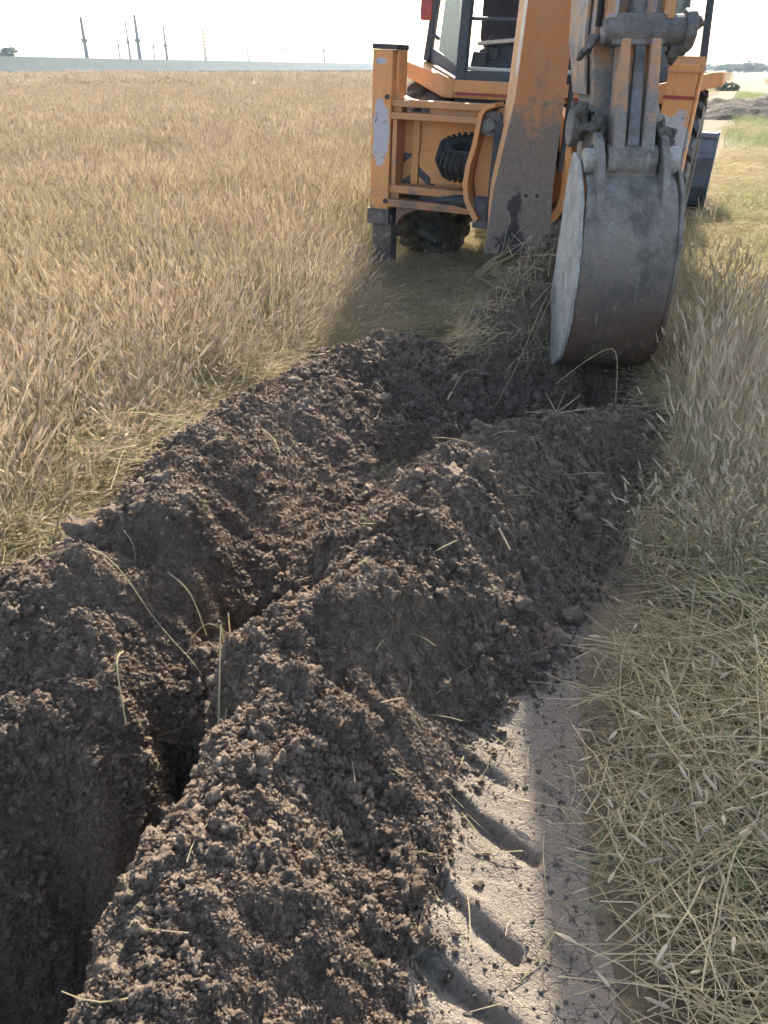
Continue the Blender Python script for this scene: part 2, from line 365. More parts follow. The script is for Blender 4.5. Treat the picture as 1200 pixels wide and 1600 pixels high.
CP = [
 # trench floor and pit
 (-1.9, -.2, -.7), (-1.5, .2, -.7), (-1.25, .42, -.7), (-1.05, .62, -.62), (-.80, .86, -.58), (-.60, 1.04, -.5), (-.46, 1.34, -.28), (-.43, 1.78, -.06), (-.30, 2.12, .06), (-.05, 2.5, .07), (.08, 2.8, -.02), (.1, 3.1, -.14), (.25, 3.35, -.22), (.55, 3.55, -.28), (.95, 3.75, -.32), (1.2, 3.8, -.25),
 # near right lip of the trench
 (-.62, .36, .06), (-.53, .62, .10), (-.46, .82, .17), (-.40, .94, .22), (-.355, 1.15, .24), (-.345, 1.36, .2), (-.31, 1.5, .2), (-.2, 1.85, .16), (0, 2.3, .14),
 # left wall lip
 (-1.55, .68, .02), (-1.25, .86, .04), (-.95, 1.04, .05), (-.72, 1.19, .05), (-.58, 1.36, .08), (-1.2, 1.22, .15), (-.95, 1.32, .19), (-.73, 1.40, .20), (-.56, 1.58, .12), (-.54, 1.78, .14), (-.52, 1.95, .16), (-.44, 2.15, .1), (-.40, 2.5, .13), (-.3, 2.8, .1), (-.12, 3.2, .06),
 # left crest
 (-1.9, 1.15, .12), (-1.4, 1.4, .2), (-1.05, 1.55, .27), (-.74, 1.66, .36), (-.70, 1.80, .27), (-.62, 1.97, .37), (-.62, 2.2, .3), (-.60, 2.45, .33), (-.5, 2.9, .28), (-.33, 3.4, .22), (-.13, 3.8, .2), (.15, 4.15, .15), (.4, 4.15, .1),
 # right crest
 (-.2, .25, .2), (-.26, .65, .24), (-.33, .94, .28), (-.27, 1.15, .32), (-.22, 1.32, .33), (-.14, 1.45, .36), (-.04, 1.56, .38), (.03, 1.75, .32), (.05, 1.85, .37), (.1, 2.05, .31), (.15, 2.2, .35), (.27, 2.38, .33), (.45, 2.52, .3), (.66, 2.7, .3), (.92, 2.85, .24), (1.1, 3.1, .13),
 (.3, 2.0, .18), (.6, 2.35, .17), (.15, 1.6, .2), (-.02, 1.2, .18), (-.1, .8, .13),
 # pit edges
 (.3, 2.8, .1), (.7, 3.0, .12), (1.2, 3.4, .02), (.05, 3.6, .0), (.4, 3.85, -.05),
 # soil dragged up against the bucket
 (.97, 4.42, .70), (1.2, 4.45, .68), (.80, 4.36, .54), (.64, 4.28, .33), (.50, 4.2, .15), (.8, 4.0, .02), (1.42, 4.45, .35), (.95, 4.75, .42), (1.15, 4.8, .4), (1.1, 4.15, .12),
]
for p in LEFT_BASE + RIGHT_BASE: CP.append((*p, 0.0))
for p in [(-2.6, .4, 0), (-3, -.6, 0), (-2.2, 1.5, 0), (-2, 2.2, 0), (-1.6, 2.4, 0), (-1.5, 3.2, 0), (-1.2, 4, 0), (-.8, 4.8, 0), (0, 5.2, 0), (.4, -.2, 0), (.4, .7, 0), (.5, 1.2, 0), (.8, 1.5, 0), (1.1, 2, 0), (1.4, 2.5, 0), (1.7, 3.2, 0), (1.9, 4, 0), (2, 5, 0), (1.2, 5.6, 0), (2.2, 1, 0), (2.4, 2.4, 0), (-3, 3, 0), (-2.5, 4.5, 0), (0, -.8, 0), (-1, -1, -.5), (.6, 5.4, 0)]: CP.append(p)
CPA = np.array(CP)
def _phi(r2): return np.sqrt(r2 + .0016)
_A = _phi((CPA[:, None, 0]-CPA[None, :, 0])**2 + (CPA[:, None, 1]-CPA[None, :, 1])**2)
_W = np.linalg.solve(_A + np.eye(len(CPA))*1e-4*-1, CPA[:, 2])
def rbf(x, y):
    h = np.zeros(np.shape(x))
    for (cx, cy_, _), w in zip(CPA, _W): h += w*_phi((x-cx)**2 + (y-cy_)**2)
    return h

def growing(a, b, s0, rate):
    out = [a]; s = s0
    while out[-1] + s < b: out.append(out[-1]+s); s *= rate
    return out + [b]
xs = np.array([-x for x in growing(2.3, 1500, .03, 1.22)][::-1] + list(np.arange(-2.29, 2.0, .0095)) + growing(2.0, 1500, .03, 1.22))
ys = np.array([-y for y in growing(.1, 600, .05, 1.35)][::-1] + list(growing(-.09, 5.2, .0075, 1.0026)) + growing(5.23, 3000, .04, 1.17))
XX, YY = np.meshgrid(xs, ys)
near = (XX > -3.4) & (XX < 2.6) & (YY > -1.2) & (YY < 5.8)
HH = np.zeros(XX.shape)
xn, yn = XX[near], YY[near]
wx = xn + .17*fbm(xn, yn, .20, 4, 40); wy_ = yn + .17*fbm(xn, yn, .20, 4, 50)
base = rbf(wx, wy_)
fade = np.clip(np.minimum.reduce([(xn+3.4)/.8, (2.6-xn)/.5, (yn+1.2)/.6, (5.8-yn)/.5]), 0, 1)
base *= fade
bd, _s = seg_dist(xn, yn, LEFT_BASE); bd2, _s = seg_dist(xn, yn, RIGHT_BASE)
jx = xn + .10*fbm(xn, yn, .16, 4, 3); jy = yn + .10*fbm(xn, yn, .16, 4, 9)
inside = in_poly(jx, jy, DISTURBED)
dist_edge = np.minimum(bd, bd2)
soft = np.where(inside, np.clip(.25 + dist_edge/.18, 0, 1), np.clip(.25 - dist_edge/.06, 0, 1))
rough = .085*fbm(xn, yn, .30, 5, 11) + .05*fbm(xn, yn, .10, 4, 21, True) + .016*fbm(xn, yn, .03, 3, 31)
hn = base + soft*rough + (1-soft)*(.014*fbm(xn, yn, .2, 5, 5) + .008*fbm(xn, yn, .06, 3, 6, True))
HH[near] = hn
far_n = ~near
HH[far_n] = .10*fbm(XX[far_n], YY[far_n], 6.0, 3, 61)*np.clip((np.hypot(XX[far_n], YY[far_n])-5)/10, 0, 1)
# knobbly crumbs pressed into the banks
bumpf = np.zeros(XX.shape)
softg = np.zeros(XX.shape); softg[near] = soft
k = 0
for _ in range(20000):
    cx = RNG.uniform(-2.2, 1.6); cy_ = RNG.uniform(.1, 4.9)
    j0 = np.searchsorted(xs, cx); i0 = np.searchsorted(ys, cy_)
    if softg[i0, j0] < .3: continue
    r = .009 + .021*RNG.random()**3
    j1, j2 = np.searchsorted(xs, (cx-r, cx+r)); i1, i2 = np.searchsorted(ys, (cy_-r, cy_+r))
    d2 = (xs[None, j1:j2]-cx)**2*RNG.uniform(.8, 1.4) + (ys[i1:i2, None]-cy_)**2
    s = np.sqrt(np.clip(r*r-d2, 0, None))*.85
    bumpf[i1:i2, j1:j2] = np.maximum(bumpf[i1:i2, j1:j2], s)
HH += bumpf
# tyre-lug prints in the packed track: slanted trenches, deeper towards the bank
LUGS = [((.14, 1.20), (.32, 1.05), .036, .05), ((.08, .975), (.25, .84), .038, .052), ((.07, .81), (.26, .68), .034, .048), ((.22, 1.45), (.32, 1.38), .024, .026), ((.20, 1.33), (.31, 1.25), .026, .030), ((.07, .65), (.21, .54), .034, .044), ((.33, .70), (.42, .62), .018, .014), ((.31, .86), (.40, .78), .018, .013), ((.34, 1.26), (.42, 1.19), .018, .012)]
for (a, b, w, dep) in LUGS:
    dx, dy = b[0]-a[0], b[1]-a[1]; ll = math.hypot(dx, dy); ux, uy = dx/ll, dy/ll
    t = (XX-a[0])*ux + (YY-a[1])*uy; n_ = -(XX-a[0])*uy + (YY-a[1])*ux      # n_ > 0 : far side of the slot
    tt = np.clip(t/ll, 0, 1); dl = np.hypot((t - tt*ll)*1.0, n_ + .05*w*np.sin(t*23)); ww = w*(1.15 - .5*tt)
    prof = np.clip((ww - dl + .006*fbm(XX, YY, .03, 2, 4))/(.5*w), 0, 1)
    tilt = np.clip(.55 + n_/(2*w), .2, 1)
    HH -= .75*dep*prof*prof*(3-2*prof)*tilt*(1-softg*.55)
    rim = np.exp(-((n_-w*1.25)/(.35*w))**2)*np.clip((ll*1.05-abs(t-ll/2)*1.6)/ll, 0, 1)
    HH += .007*np.clip(rim, 0, 1)*(dl < 2.4*w)

def height(x, y):
    """bilinear height of the built sheet"""
    x = np.atleast_1d(np.asarray(x, float)); y = np.atleast_1d(np.asarray(y, float))
    j = np.clip(np.searchsorted(xs, x)-1, 0, len(xs)-2); i = np.clip(np.searchsorted(ys, y)-1, 0, len(ys)-2)
    fx = (x-xs[j])/(xs[j+1]-xs[j]); fy = (y-ys[i])/(ys[i+1]-ys[i])
    return (HH[i, j]*(1-fx)+HH[i, j+1]*fx)*(1-fy) + (HH[i+1, j]*(1-fx)+HH[i+1, j+1]*fx)*fy
def hgt(x, y): return float(height(x, y)[0])

ny, nx = XX.shape
idx = np.arange(ny*nx).reshape(ny, nx)
quads = np.stack([idx[:-1, :-1], idx[:-1, 1:], idx[1:, 1:], idx[1:, :-1]], -1).reshape(-1, 4)
fcx = (XX[:-1, :-1]+XX[1:, 1:]).ravel()/2; fcy = (YY[:-1, :-1]+YY[1:, 1:]).ravel()/2
nf = (fcx > -3.3) & (fcx < 2.3) & (fcy > -.6) & (fcy < 5.3)
cls = np.zeros(len(quads), int)                         # 0 ground, 1 track, 2 trench, 3 left bank, 4 right bank
fx_, fy_ = fcx[nf], fcy[nf]
jx = fx_ + .10*fbm(fx_, fy_, .16, 4, 3) ; jy = fy_ + .10*fbm(fx_, fy_, .16, 4, 9)
ins = in_poly(jx, jy, DISTURBED)
cd, cs = seg_dist(fx_ + .12*fbm(fx_, fy_, .2, 4, 71), fy_ + .12*fbm(fx_, fy_, .2, 4, 75), CENTRE)
TRACK = [(-.2, -.6), (.36, -.6), (.40, .6), (.43, 1.15), (.52, 1.5), (.64, 1.95), (.6, 2.2), (0, 1.5)]
trk = in_poly(fx_ + .06*fbm(fx_, fy_, .1, 3, 81), fy_ + .06*fbm(fx_, fy_, .1, 3, 85), TRACK)
c = np.where(ins, np.where(cd < .17, 2, np.where(cs > 0, 4, 3)), np.where(trk, 1, 0))
cls[nf] = c

def sheet(name, sel, mat):
    q = quads[sel]; used, inv = np.unique(q, return_inverse=True)
    co = np.stack([XX.ravel()[used], YY.ravel()[used], HH.ravel()[used]], 1).astype(np.float32)
    me = bpy.data.meshes.new(name); me.vertices.add(len(co)); me.vertices.foreach_set('co', co.ravel())
    me.loops.add(len(q)*4); me.loops.foreach_set('vertex_index', inv.ravel().astype(np.int32))
    me.polygons.add(len(q)); me.polygons.foreach_set('loop_start', np.arange(0, len(q)*4, 4, dtype=np.int32))
    me.polygons.foreach_set('loop_total', np.full(len(q), 4, np.int32)); me.polygons.foreach_set('use_smooth', np.ones(len(q), bool))
    me.materials.append(M[mat]); me.update(calc_edges=True); me.validate()
    o = bpy.data.objects.new(name, me); COL.objects.link(o); return o
ground = tag(sheet('ground', cls == 0, 'field'), 'flat dry field soil under the grass', 'ground', kind='structure')
track = tag(sheet('dirt_track', cls == 1, 'sand'), 'pale packed earth with tyre tread prints beside the dug soil', 'track', kind='structure')
trench = tag(sheet('trench', cls == 2, 'soil_red'), 'dark freshly dug trench running between the two soil banks', 'trench', kind='structure')
bank_l = tag(sheet('spoil_bank', cls == 3, 'soil'), 'dark crumbly soil bank between the trench and the dry grass field on the left', 'soil bank', 'soil banks along the trench')
bank_r = tag(sheet('spoil_bank', cls == 4, 'soil'), 'dark crumbly soil bank between the trench and the pale track, reaching the bucket', 'soil bank', 'soil banks along the trench')

# ------------------------------------------------------------------ scattering
def proto_collection(name, objs):
    c = bpy.data.collections.new(name)
    for o in objs: c.objects.link(o)
    return c
def raw_obj(name, vs, fs, mi, mats, smooth=False):
    me = bpy.data.meshes.new(name); me.from_pydata(vs, [], fs)
    for m in mats: me.materials.append(M[m])
    me.polygons.foreach_set('material_index', mi)
    if smooth: me.polygons.foreach_set('use_smooth', [True]*len(me.polygons))
    me.update(); return bpy.data.objects.new(name, me)
def scatter(name, pts, rot, scl, n_proto, coll):
    n = len(pts)
    me = bpy.data.meshes.new(name); me.vertices.add(n); me.vertices.foreach_set('co', np.asarray(pts, np.float32).ravel())
    for an, data in (('rot', rot), ('scl', scl)):
        a = me.attributes.new(an, 'FLOAT_VECTOR', 'POINT'); a.data.foreach_set('vector', np.asarray(data, np.float32).ravel())
    a = me.attributes.new('idx', 'INT', 'POINT'); a.data.foreach_set('value', RNG.integers(0, n_proto, n).astype(np.int32))
    o = bpy.data.objects.new(name, me); COL.objects.link(o)
    g = bpy.data.node_groups.new(name, 'GeometryNodeTree')
    g.interface.new_socket('Geometry', in_out='INPUT', socket_type='NodeSocketGeometry'); g.interface.new_socket('Geometry', in_out='OUTPUT', socket_type='NodeSocketGeometry')
    gi = g.nodes.new('NodeGroupInput'); go = g.nodes.new('NodeGroupOutput'); ip = g.nodes.new('GeometryNodeInstanceOnPoints')
    ci = g.nodes.new('GeometryNodeCollectionInfo'); ci.inputs['Collection'].default_value = coll
    ci.inputs['Separate Children'].default_value = True; ci.inputs['Reset Children'].default_value = True
    def attr(nm, t):
        a = g.nodes.new('GeometryNodeInputNamedAttribute'); a.data_type = t; a.inputs['Name'].default_value = nm
        return [s for s in a.outputs if s.enabled and s.name == 'Attribute'][0]
    e2r = g.nodes.new('FunctionNodeEulerToRotation')
    g.links.new(attr('rot', 'FLOAT_VECTOR'), e2r.inputs[0])
    g.links.new(gi.outputs[0], ip.inputs['Points']); g.links.new(ci.outputs[0], ip.inputs['Instance'])
    ip.inputs['Pick Instance'].default_value = True
    g.links.new(attr('idx', 'INT'), ip.inputs['Instance Index']); g.links.new(e2r.outputs[0], ip.inputs['Rotation']); g.links.new(attr('scl', 'FLOAT_VECTOR'), ip.inputs['Scale'])
    g.links.new(ip.outputs[0], go.inputs[0])
    md = o.modifiers.new('scatter', 'NODES'); md.node_group = g
    return o

# ------------------------------------------------------------------ soil crumbs and clods
def lump_mesh(name, sub, seed, amp, mat):
    """a crumbly lump: a few broad facets with a knobbly, cauliflower-like skin"""
    bm = bmesh.new(); bmesh.ops.create_icosphere(bm, subdivisions=sub, radius=1)
    rs = np.random.default_rng(seed); P = np.array([v.co[:] for v in bm.verts]); P /= np.linalg.norm(P, axis=1)[:, None]
    k = np.ones(len(P))
    for _ in range(5):                                              # broken flat faces
        d = rs.normal(size=3); d /= np.linalg.norm(d); c = rs.uniform(.62, .9); k = np.minimum(k, c/np.maximum(P @ d, 1e-3))
    for n_, wd, am in ((9, .55, amp*.5), (26, .30, amp*.42), (60, .17, amp*.30), (170, .10, amp*.2)):   # knobs
        if n_ > len(P): continue
        D = rs.normal(size=(n_, 3)); D /= np.linalg.norm(D, axis=1)[:, None]
        ang = np.arccos(np.clip(P @ D.T, -1, 1)); k = k + am*np.sqrt(np.clip(1-(ang/wd)**2, 0, None)).max(1) - am*.5
    Q = P*k[:, None]
    for v, q in zip(bm.verts, Q): v.co = q
    me = bpy.data.meshes.new(name); bm.to_mesh(me); bm.free(); me.materials.append(M[mat])
    me.polygons.foreach_set('use_smooth', [True]*len(me.polygons)); return me
crumb_col = proto_collection('crumb_shapes', [bpy.data.objects.new('crumb_shape', lump_mesh('crumb', 3, s, .92, 'soil' if s % 4 else 'soil_red')) for s in range(8)])
def soil_points(n, classes, ylo, yhi, steep=0):
    """points on the banks, about even in the picture"""
    out = []
    while len(out) < n:
        yy = ylo*(yhi/ylo)**RNG.random(n*3); xx = RNG.uniform(-2.1, 1.7, n*3)
        keep = (np.abs(xx) < .62*yy + .75)
        xx, yy = xx[keep], yy[keep]
        i = np.clip(np.searchsorted(ys, yy)-1, 0, ny-2); j = np.clip(np.searchsorted(xs, xx)-1, 0, nx-2)
        cc = cls[i*(nx-1)+j]; ok = np.isin(cc, classes)
        sl = np.hypot((HH[i, j+1]-HH[i, j])/(xs[j+1]-xs[j]), (HH[i+1, j]-HH[i, j])/(ys[i+1]-ys[i])); ok &= RNG.random(len(xx)) < np.sqrt(1+np.minimum(sl, 4.5)**2)/4.7
        ok &= sl > steep
        out += list(zip(xx[ok], yy[ok]))
    return np.array(out[:n])
P2 = np.vstack([soil_points(280000, (2, 3, 4), .45, 5.0), soil_points(50000, (2, 3, 4), .45, 2.4, 1.6)])
cl_n = fbm(P2[:, 0], P2[:, 1], .35, 3, 91)                     # crumbs lie coarser in some places than in others
sz = (.0018 + .0044*RNG.random(len(P2))**2.6) * np.clip(1.05 + 3.0*cl_n, .78, 1.5) * (.75 + .30*P2[:, 1])
big = RNG.random(len(P2)) < .03; sz = np.where(big, sz*2.2, sz)
pts = np.column_stack([P2, height(P2[:, 0], P2[:, 1]) + sz*.25])
scl = sz[:, None]*RNG.uniform(.7, 1.3, (len(P2), 3))
tag(scatter('soil_crumbs', pts, RNG.uniform(0, 6.28, (len(P2), 3)), scl, 8, crumb_col), 'loose dark soil crumbs covering the banks and the trench', 'soil crumbs', kind='stuff')
# spilled crumbs along the foot of the right bank and on the track
n = 4200; t = RNG.random(n)*(len(RIGHT_BASE)-4.01); ii = t.astype(int); fr = t-ii
rb = np.array(RIGHT_BASE); q = rb[ii]*(1-fr)[:, None] + rb[ii+1]*fr[:, None]
q[:, 0] += np.abs(RNG.normal(0, .045, n)) - .03; q[:, 1] += RNG.normal(0, .03, n)
lb = np.array(LEFT_BASE); m_ = 1600; t = RNG.random(m_)*(len(LEFT_BASE)-1.01); ii = t.astype(int); fr = t-ii
q2 = lb[ii]*(1-fr)[:, None] + lb[ii+1]*fr[:, None]; q2[:, 0] -= np.abs(RNG.normal(0, .10, m_)) - .03; q2[:, 1] += RNG.normal(0, .05, m_)
q = np.vstack([q, q2]); sz = .0016 + .011*RNG.random(len(q))**5
tag(scatter('spilled_crumbs', np.column_stack([q, height(q[:, 0], q[:, 1])+sz*.3]), RNG.uniform(0, 6.28, (len(q), 3)), sz[:, None]*RNG.uniform(.7, 1.2, (len(q), 3)), 8, crumb_col), 'small soil crumbs spilled at the feet of the banks', 'soil crumbs', kind='stuff')
M['sand_crumb'] = soil_mat('pale_crumb', (.2, .165, .128), (.26, .22, .17), (.3, .25, .2))
sand_col = proto_collection('sand_crumbs', [bpy.data.objects.new('sand_crumb_shape', lump_mesh('sand_crumb', 2, 60+i, .8, 'sand_crumb')) for i in range(4)])
q = np.column_stack([RNG.uniform(.0, .62, 2600), RNG.uniform(.45, 2.0, 2600)]); sz = .0012 + .006*RNG.random(len(q))**4
tag(scatter('track_crumbs', np.column_stack([q, height(q[:, 0], q[:, 1])]), RNG.uniform(0, 6.28, (len(q), 3)), sz[:, None]*RNG.uniform(.7, 1.3, (len(q), 3)), 4, sand_col), 'pale crumbs of dried earth scattered on the packed track', 'soil crumbs', kind='stuff')
# the largest clods, each a piece of its bank
clod_me = [lump_mesh('clod', 3, 100+s, .8, 'soil') for s in range(10)]
BIG = [(-.86, 1.86, .050), (-.78, 1.93, .035), (.50, 1.72, .045), (.44, 1.66, .030), (.56, 1.85, .035), (.40, 1.80, .032), (.30, 2.22, .04), (.24, 1.62, .03), (.10, 2.12, .035), (-.98, 2.2, .035), (-.92, 2.32, .03), (-1.02, 2.05, .03), (.66, 2.25, .035), (.75, 2.4, .04), (-.05, 2.42, .035), (-.1, 2.6, .03), (.32, 1.70, .028), (-.30, .95, .022), (-.16, 1.28, .024), (.35, 2.6, .04), (.05, 3.7, .04), (.3, 3.9, .04), (-.15, 3.5, .035), (-.35, 3.0, .035)]
Q = soil_points(276, (3, 4), .9, 4.6)
for x, y in Q: BIG.append((x, y, (.008 + .018*RNG.random()**2)*(.45+.42*y)))
for x, y, r in BIG[:300]:
    i = min(max(np.searchsorted(ys, y)-1, 0), ny-2); j = min(max(np.searchsorted(xs, x)-1, 0), nx-2)
    par = bank_l if cls[i*(nx-1)+j] == 3 or x < -.6 else bank_r
    o = bpy.data.objects.new('clod', random.choice(clod_me)); COL.objects.link(o); o.parent = par
    o.location = (x, y, hgt(x, y)+r*.25); o.rotation_euler = RNG.uniform(0, 6.28, 3); o.scale = r*RNG.uniform(.75, 1.25, 3)

# ------------------------------------------------------------------ grasses
class Grass:
    def __init__(s, seed): s.v = []; s.f = []; s.m = []; s.r = random.Random(seed)
    def ribbon(s, pts, w, mat, az):
        o = len(s.v); n = len(pts); sx, sy = math.cos(az), math.sin(az)
        for i, p in enumerate(pts):
            ww = w*(1-i/(n-1))**.6 if mat in (1, 3) else w*(1-.45*i/(n-1))
            ww = max(ww, w*.12)
            s.v += [(p[0]-sx*ww/2, p[1]-sy*ww/2, p[2]), (p[0]+sx*ww/2, p[1]+sy*ww/2, p[2])]
        for i in range(n-1):
            a = o+2*i; s.f.append((a, a+1, a+3, a+2)); s.m.append(mat)
    def arc(s, b, az, h, lean, n=4, power=1.8):
        dx, dy = math.cos(az), math.sin(az)
        return [(b[0]+dx*lean*(i/n)**power, b[1]+dy*lean*(i/n)**power, b[2]+h*(i/n)*(1-.18*(lean/h)**2*(i/n))) for i in range(n+1)]
    def head(s, p0, d, ln, r, mat=2, n=5):
        d = Vector(d).normalized(); a = Vector((0, 0, 1)) if abs(d.z) < .9 else Vector((1, 0, 0)); u = d.cross(a).normalized(); w = d.cross(u); o = len(s.v)
        prof = [(0, .25), (.12, .8), (.4, 1), (.75, .75), (1, .12)]
        for t, k in prof:
            c = Vector(p0)+d*ln*t
            for i in range(n):
                an = 2*math.pi*i/n; q = c + r*k*(math.cos(an)*u + math.sin(an)*w)*s.r.uniform(.85, 1.2); s.v.append(tuple(q))
        for j in range(len(prof)-1):
            for i in range(n):
                a_ = o+j*n+i; b_ = o+j*n+(i+1) % n; s.f.append((a_, b_, b_+n, a_+n)); s.m.append(mat)
    def stalk(s, b, az, h, lean, w, hl, hr):
        p = s.arc(b, az, h, lean); s.ribbon(p, w, 0, s.r.uniform(0, 6.28)); d = Vector(p[-1])-Vector(p[-2]); d.z -= .3*d.length*s.r.random()
        s.head(p[-1], d, hl, hr)
    def obj(s, name): return raw_obj(name, s.v, s.f, s.m, ['stem', 'blade', 'head', 'green', 'straw'])
def standing(seed, rad=.16, ns=42, nb=52, hgt_=.5, green=.2, lean=.14, w=.0021, hl=.060, hr=.0053):
    g = Grass(seed); r = g.r; wind = r.uniform(-.6, .6)
    for _ in range(ns):
        a = r.uniform(0, 6.28); q = rad*math.sqrt(r.random()); h = hgt_*r.uniform(.6, 1.15)
        g.stalk((q*math.cos(a), q*math.sin(a), -.02), wind + r.gauss(0, 1.2), h, lean*r.uniform(.2, 1.7)*h/.5, w*r.uniform(.8, 1.3), hl*r.uniform(.7, 1.35), hr*r.uniform(.75, 1.2))
    for _ in range(nb):
        a = r.uniform(0, 6.28); q = rad*math.sqrt(r.random()); h = hgt_*r.uniform(.3, .8)
        g.ribbon(g.arc((q*math.cos(a), q*math.sin(a), -.02), r.uniform(0, 6.28), h, h*r.uniform(.1, .7)), w*r.uniform(.8, 1.7), 3 if r.random() < green else 1, r.uniform(0, 6.28))
    return g.obj('grass_tuft_shape')
def lodged(seed, rad=.25, ns=84, green=.12, w=.0020, hmax=.12, heads=.16):
    g = Grass(seed); r = g.r
    for _ in range(ns):
        a = r.uniform(0, 6.28); q = rad*math.sqrt(r.random()); b = (q*math.cos(a), q*math.sin(a)); az = r.uniform(0, 6.28); ln = r.uniform(.15, .42); z0 = r.uniform(0, hmax*.6); z1 = r.uniform(0, hmax); bow = r.gauss(0, .018)
        pts = []
        for i in range(5):
            t = i/4; k = bow*4*t*(1-t)
            pts.append((b[0]+math.cos(az)*ln*(t-.5)-math.sin(az)*k, b[1]+math.sin(az)*ln*(t-.5)+math.cos(az)*k, max(.004, z0*(1-t)+z1*t + .03*math.sin(t*3.1)*r.uniform(-.4, 1))))
        mat = 3 if r.random() < green else 4
        g.ribbon(pts, w*r.uniform(.8, 1.9), mat, az+1.57)
        if mat == 4: # a second ribbon across makes the stalk round enough to show from any side
            o = len(g.v)
            for p in pts: g.v += [(p[0], p[1], p[2]-w*.5), (p[0], p[1], p[2]+w*.5)]
            for i in range(4): g.f.append((o+2*i, o+2*i+1, o+2*i+3, o+2*i+2)); g.m.append(4)
        if r.random() < heads: g.head(pts[-1], Vector(pts[-1])-Vector(pts[-2]), .038*r.uniform(.8, 1.3), .0042)
    return g.obj('lodged_straw_shape')
def turf(seed, rad=.14, nb=60, hgt_=.16, green=.8, w=.0035):
    g = Grass(seed); r = g.r
    for _ in range(nb):
        a = r.uniform(0, 6.28); q = rad*math.sqrt(r.random()); h = hgt_*r.uniform(.4, 1.2)
        g.ribbon(g.arc((q*math.cos(a), q*math.sin(a), -.01), r.uniform(0, 6.28), h, h*r.uniform(.2, .9), 3), w*r.uniform(.7, 1.4), 3 if r.random() < green else 1, r.uniform(0, 6.28))
    return g.obj('turf_shape')
stand_col = proto_collection('standing_grass', [standing(s, green=(.08, .14, .28, .10, .18, .12)[s]) for s in range(6)])
stand_green_col = proto_collection('standing_greener', [standing(20+s, green=.62, hgt_=.45, ns=22, nb=46) for s in range(4)])
mid_col = proto_collection('far_tufts', [standing(40+s, rad=.5, ns=90, nb=70, hgt_=.55, w=.006, hl=.085, hr=.011, green=.08) for s in range(4)])
far_col = proto_collection('far_patches', [standing(50+s, rad=1.4, ns=110, nb=130, hgt_=.6, w=.022, hl=.14, hr=.03, green=.1, lean=.2) for s in range(3)])
root_col = proto_collection('roots', [lodged(160+s, ns=34, green=0, w=.0026, heads=.05) for s in range(6)])
lodged_col = proto_collection('lodged_straw', [lodged(60+s) for s in range(6)])
turf_col = proto_collection('turf', [turf(80+s) for s in range(4)])

yaw = R(-22); FWD = np.array([math.sin(R(22)), math.cos(R(22))]); RGT = np.array([math.cos(R(22)), -math.sin(R(22))]); ORG = np.array([.94, 5.89])
def mach(x, y):
    """machine coordinates (across, along) of ground points"""
    dx, dy = x-ORG[0], y-ORG[1]; return dx*RGT[0]+dy*RGT[1], dx*FWD[0]+dy*FWD[1]
def jitter_grid(x0, x1, y0, y1, s):
    gx, gy = np.meshgrid(np.arange(x0, x1, s), np.arange(y0, y1, s)); gx = gx.ravel(); gy = gy.ravel()
    return gx + RNG.uniform(-.5, .5, len(gx))*s, gy + RNG.uniform(-.5, .5, len(gy))*s
def on_disturbed(x, y, grow=0.0):
    d1, _ = seg_dist(x, y, LEFT_BASE); d2, _ = seg_dist(x, y, RIGHT_BASE)
    return in_poly(x, y, DISTURBED) | (np.minimum(d1, d2) < grow)
def place(name, x, y, s0, s1, coll, n, label, tilt=.12, cat='grass', zmul=None, lean=None):
    k = len(x); sc = RNG.uniform(s0, s1, k); rot = np.column_stack([RNG.normal(0, tilt, k), RNG.normal(0, tilt, k), RNG.uniform(0, 6.28, k)])
    if lean is not None: rot[:, :2] += lean
    s3 = np.repeat(sc[:, None], 3, 1)
    if zmul is not None: s3[:, 2] *= zmul
    return tag(scatter(name, np.column_stack([x, y, height(x, y)]), rot, s3, n, coll), label, cat, kind='stuff')

# left field, standing
LEFT_EDGE = [(-9, .1), (-1.95, 1.55), (-1.4, 1.95), (-1.18, 2.25), (-1.1, 2.7), (-.92, 3.25), (-.68, 3.85), (-.36, 4.45), (-.14, 5.0), (-.16, 6.1), (-.17, 6.5)]
def left_field(x, y):
    lx, ly = mach(x, y); d, s = seg_dist(x, y, LEFT_EDGE)
    return np.where(y < 6.4, s < 0, lx < -1.28)
x, y = jitter_grid(-9, 1.5, .2, 14, .155)
ok = left_field(x, y) & (np.abs(x) < .62*y+2.2) ; x, y = x[ok], y[ok]
d_e, _ = seg_dist(x, y, LEFT_EDGE); zm = np.clip(.45 + d_e/.7, .45, 1)*(1 + .75*fbm(x, y, 1.3, 3, 7))
place('dry_grass_field', x, y, .8, 1.15, stand_col, 6, 'dense standing dry grass with pale seed heads left of the machine', zmul=zm, lean=np.column_stack([fbm(x, y, 1.8, 3, 101), fbm(x, y, 1.8, 3, 111)])*.9)
x, y = jitter_grid(-32, 14, 13.5, 48, .62)
ok = left_field(x, y) & (np.abs(x) < .6*y+4); x, y = x[ok], y[ok]
place('dry_grass_mid_field', x, y, .85, 1.2, mid_col, 4, 'dry grass in the middle of the field left of the machine', zmul=1+.5*fbm(x, y, 4, 3, 8))
x, y = jitter_grid(-130, 60, 46, 170, 2.0)
lx, ly = mach(x, y); ok = (lx < -1) & (np.abs(x) < .6*y+6); x, y = x[ok], y[ok]
place('dry_grass_far_field', x, y, .8, 1.3, far_col, 3, 'far reach of the dry grass field below the embankment', zmul=1+.7*fbm(x, y, 14, 3, 8))
# greener patches in the left field
x, y = jitter_grid(-8, 0, 2, 14, .17); f = fbm(x, y, 1.1, 3, 33)
ok = left_field(x, y) & (f > .10) & (np.abs(x) < .62*y+1); x, y = x[ok], y[ok]
place('greener_grass', x, y, .7, 1.0, stand_green_col, 4, 'greener grass tufts showing through the dry field')
